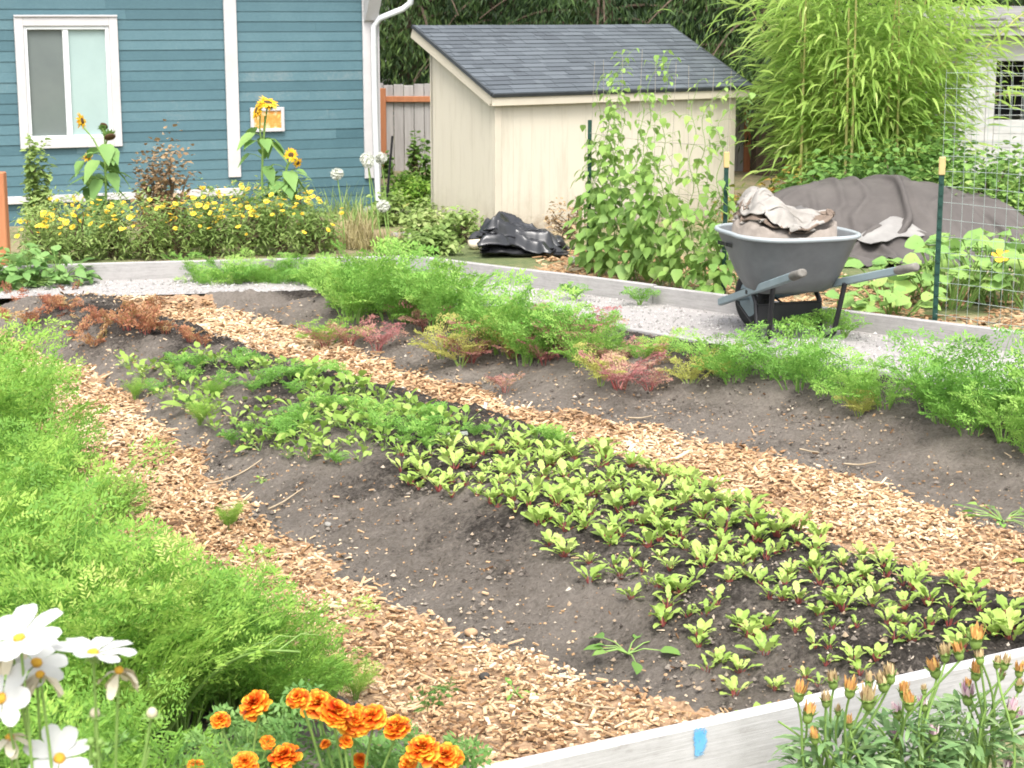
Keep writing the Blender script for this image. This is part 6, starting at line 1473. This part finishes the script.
# closed orange and pink flower heads in front of the white board
M_bud_o = tinted('closed_orange_petal', [(0, (.42, .22, .10)), (.5, (.60, .30, .09)), (1, (.68, .46, .16))], .7, 60, .3)
M_bud_p = tinted('closed_pink_petal', [(0, (.42, .22, .34)), (.5, (.60, .42, .46)), (1, (.72, .64, .60))], .7, 60, .3)
M_bud_b = tinted('faded_brown_petal', [(0, (.30, .21, .12)), (.5, (.46, .34, .18)), (1, (.58, .48, .26))], .7, 60, .3)
M_cup = plain('green_bud_cup', (.20, .30, .07), (.14, .21, .05), 40, .55)
M_gaz = leafy('grey_green_leaf', [(0, (.09, .18, .07)), (.5, (.17, .29, .11)), (1, (.32, .43, .20))], .25, .5, 4)
BUDS = [(799, 690, 'o', 1), (808, 711, 'o', 1), (815, 734, 'o', .8), (826, 697, 'b', .8), (833, 678, 'b', .9), (850, 686, 'o', 1), (849, 719, 'o', .7), (868, 697, 'b', 1.2), (869, 678, 'b', .8), (883, 680, 'b', 1), (890, 672, 'b', 1), (897, 709, 'p', .9), (904, 688, 'o', .9), (909, 699, 'o', 1), (924, 701, 'p', .8), (924, 686, 'b', .5), (896, 735, 'p', .8), (934, 731, 'p', .8), (935, 666, 'o', 1.1), (945, 651, 'b', .9), (959, 649, 'o', .9), (976, 636, 'o', 1.2), (976, 669, 'o', 1), (968, 693, 'p', 1.1), (968, 682, 'o', .7), (980, 654, 'b', .8), (997, 659, 'b', .7), (1005, 660, 'b', .8), (1002, 671, 'b', .6), (1019, 667, 'o', .8), (1019, 682, 'b', .8), (1011, 707, 'p', 1.1), (1016, 716, 'p', 1), (1006, 764, 'p', .8), (838, 707, 'b', .6)]
GXs = [(858, 'closed-flowered plant at the left, nearest the blue paint mark'), (930, 'closed-flowered plant between its two neighbours before the white board'), (1000, 'closed-flowered plant at the right picture edge with pink heads')]
gz = []
for (xc, lb) in GXs:
    yb = nb0[1] + (nbd[1] / nbd[0]) * ((xc - 512) / F * 4.1 - nb0[0]) - .34
    b_ = np.array([(xc - 512) / F * yb, yb, -.03]); o = thing('strawflower_plant', lb, 'flower plant', b_, 0, 'closed orange and pink flowers before the white board'); gz.append([o, b_, MB(), MB()])
for (u, v, kd, sc) in BUDS:
    o, b_, s_, f_ = gz[0 if u < 893 else (1 if u < 965 else 2)]
    yy = b_[1] + rng.uniform(-.10, .08); r = .0165 * sc; c = py(u, v + 5, yy); N = unit([rng.normal(0, .15), rng.normal(0, .1), 1.0]); ax1 = unit(np.cross(N, [.2, .1, 1.0])); AX = [ax1, np.cross(N, ax1), N]
    stem_to(s_, c - N * r, np.array([b_[0] + rng.normal(0, .05), b_[1] + rng.normal(0, .03), 0]), .004, .003)
    k = MB(); k.ball(c - N * r * .2, (r * .82, r * .82, r * 1.05), 0, 9, 6, ax=AX); flower_mb(k, c - N * r * .9, N, r * 1.9, 9, .24, LANCE, cup=1.6, jit=.06); h0 = k.build('flower_head', M_cup, o, smooth=True)
    k = MB(); nn = 22; an = rng.uniform(0, 6.28, nn); q_ = np.sqrt(rng.random(nn)) * .55; P = c + (np.cos(an) * q_ * r)[:, None] * AX[0] + (np.sin(an) * q_ * r)[:, None] * AX[1]
    A = N + ((np.cos(an))[:, None] * AX[0] + (np.sin(an))[:, None] * AX[1]) * .22 + rng.normal(0, .09, (nn, 3)); L = r * rng.uniform(1.5, 2.6, nn)
    k.blades(P, A, (np.cos(an))[:, None] * AX[0] + (np.sin(an))[:, None] * AX[1], L, r * .3, LANCE, .08, .2, None, 0, None, .1); bsub(k, 'petals', {'o': M_bud_o, 'p': M_bud_p, 'b': M_bud_b}[kd], h0, o)
for (o, b_, s_, f_) in gz:
    n = 420; a = rng.uniform(0, 6.28, n); q_ = np.sqrt(rng.random(n)); P = b_ + np.column_stack([np.cos(a) * q_ * .12, np.sin(a) * q_ * .10, .06 + .26 * rng.random(n) * (1 - .35 * q_ ** 2)]); L = rng.uniform(.04, .085, n)
    f_.blades(P, np.column_stack([np.cos(a) + rng.normal(0, .4, n), np.sin(a) + rng.normal(0, .4, n), rng.uniform(.1, 1.2, n)]), UP + rng.normal(0, .3, (n, 3)), L, L * .11, [(0, .4), (.3, .8), (.6, 1.0), (.85, .7), (1, .06)], rng.uniform(.1, .7, n), .2, [[0, 0, -1]] * n)
    for i in range(14): stem_to(s_, b_ + np.array([rng.normal(0, .08), rng.normal(0, .06), rng.uniform(.18, .3)]), [b_[0] + rng.normal(0, .04), b_[1] + rng.normal(0, .03), 0], .004, .003)
    s_.build('stem', M_stalk, o, smooth=True); f_.build('foliage', M_gaz, o, smooth=True)
for (u, v, r, lb) in ((790, 766, .045, 'pale stone at the foot of the white board'), (812, 772, .03, 'smaller pale stone beside the one at the board foot'), (768, 774, .035, 'pale stone left of the others at the board foot')):
    rock(lb, gp(u, v, 0), r)

# a long pale flower stalk leaning out of the left bed
k = MB(); p = on(150, 760); a = np.array(p); b_ = np.array(py(300, 652, p[1] - .35)); u = np.linspace(0, 1, 16)[:, None]
P = a * (1 - u) + b_ * u + UP * .10 * np.sin(u * math.pi) ; P[0, 2] = a[2] - .02
k.tube(P, np.linspace(.006, .0025, 16), n=6)
for j in (9, 11, 13): k.tube([P[j], P[j] + [.05, .03, .03], P[j] + [.09, .05, .02]], [.002, .0016, .001], n=4)
tag(k.build('bent_stalk', M_stalk, smooth=True), 'long pale green stalk leaning out of the left bed over the chips', 'stalk')
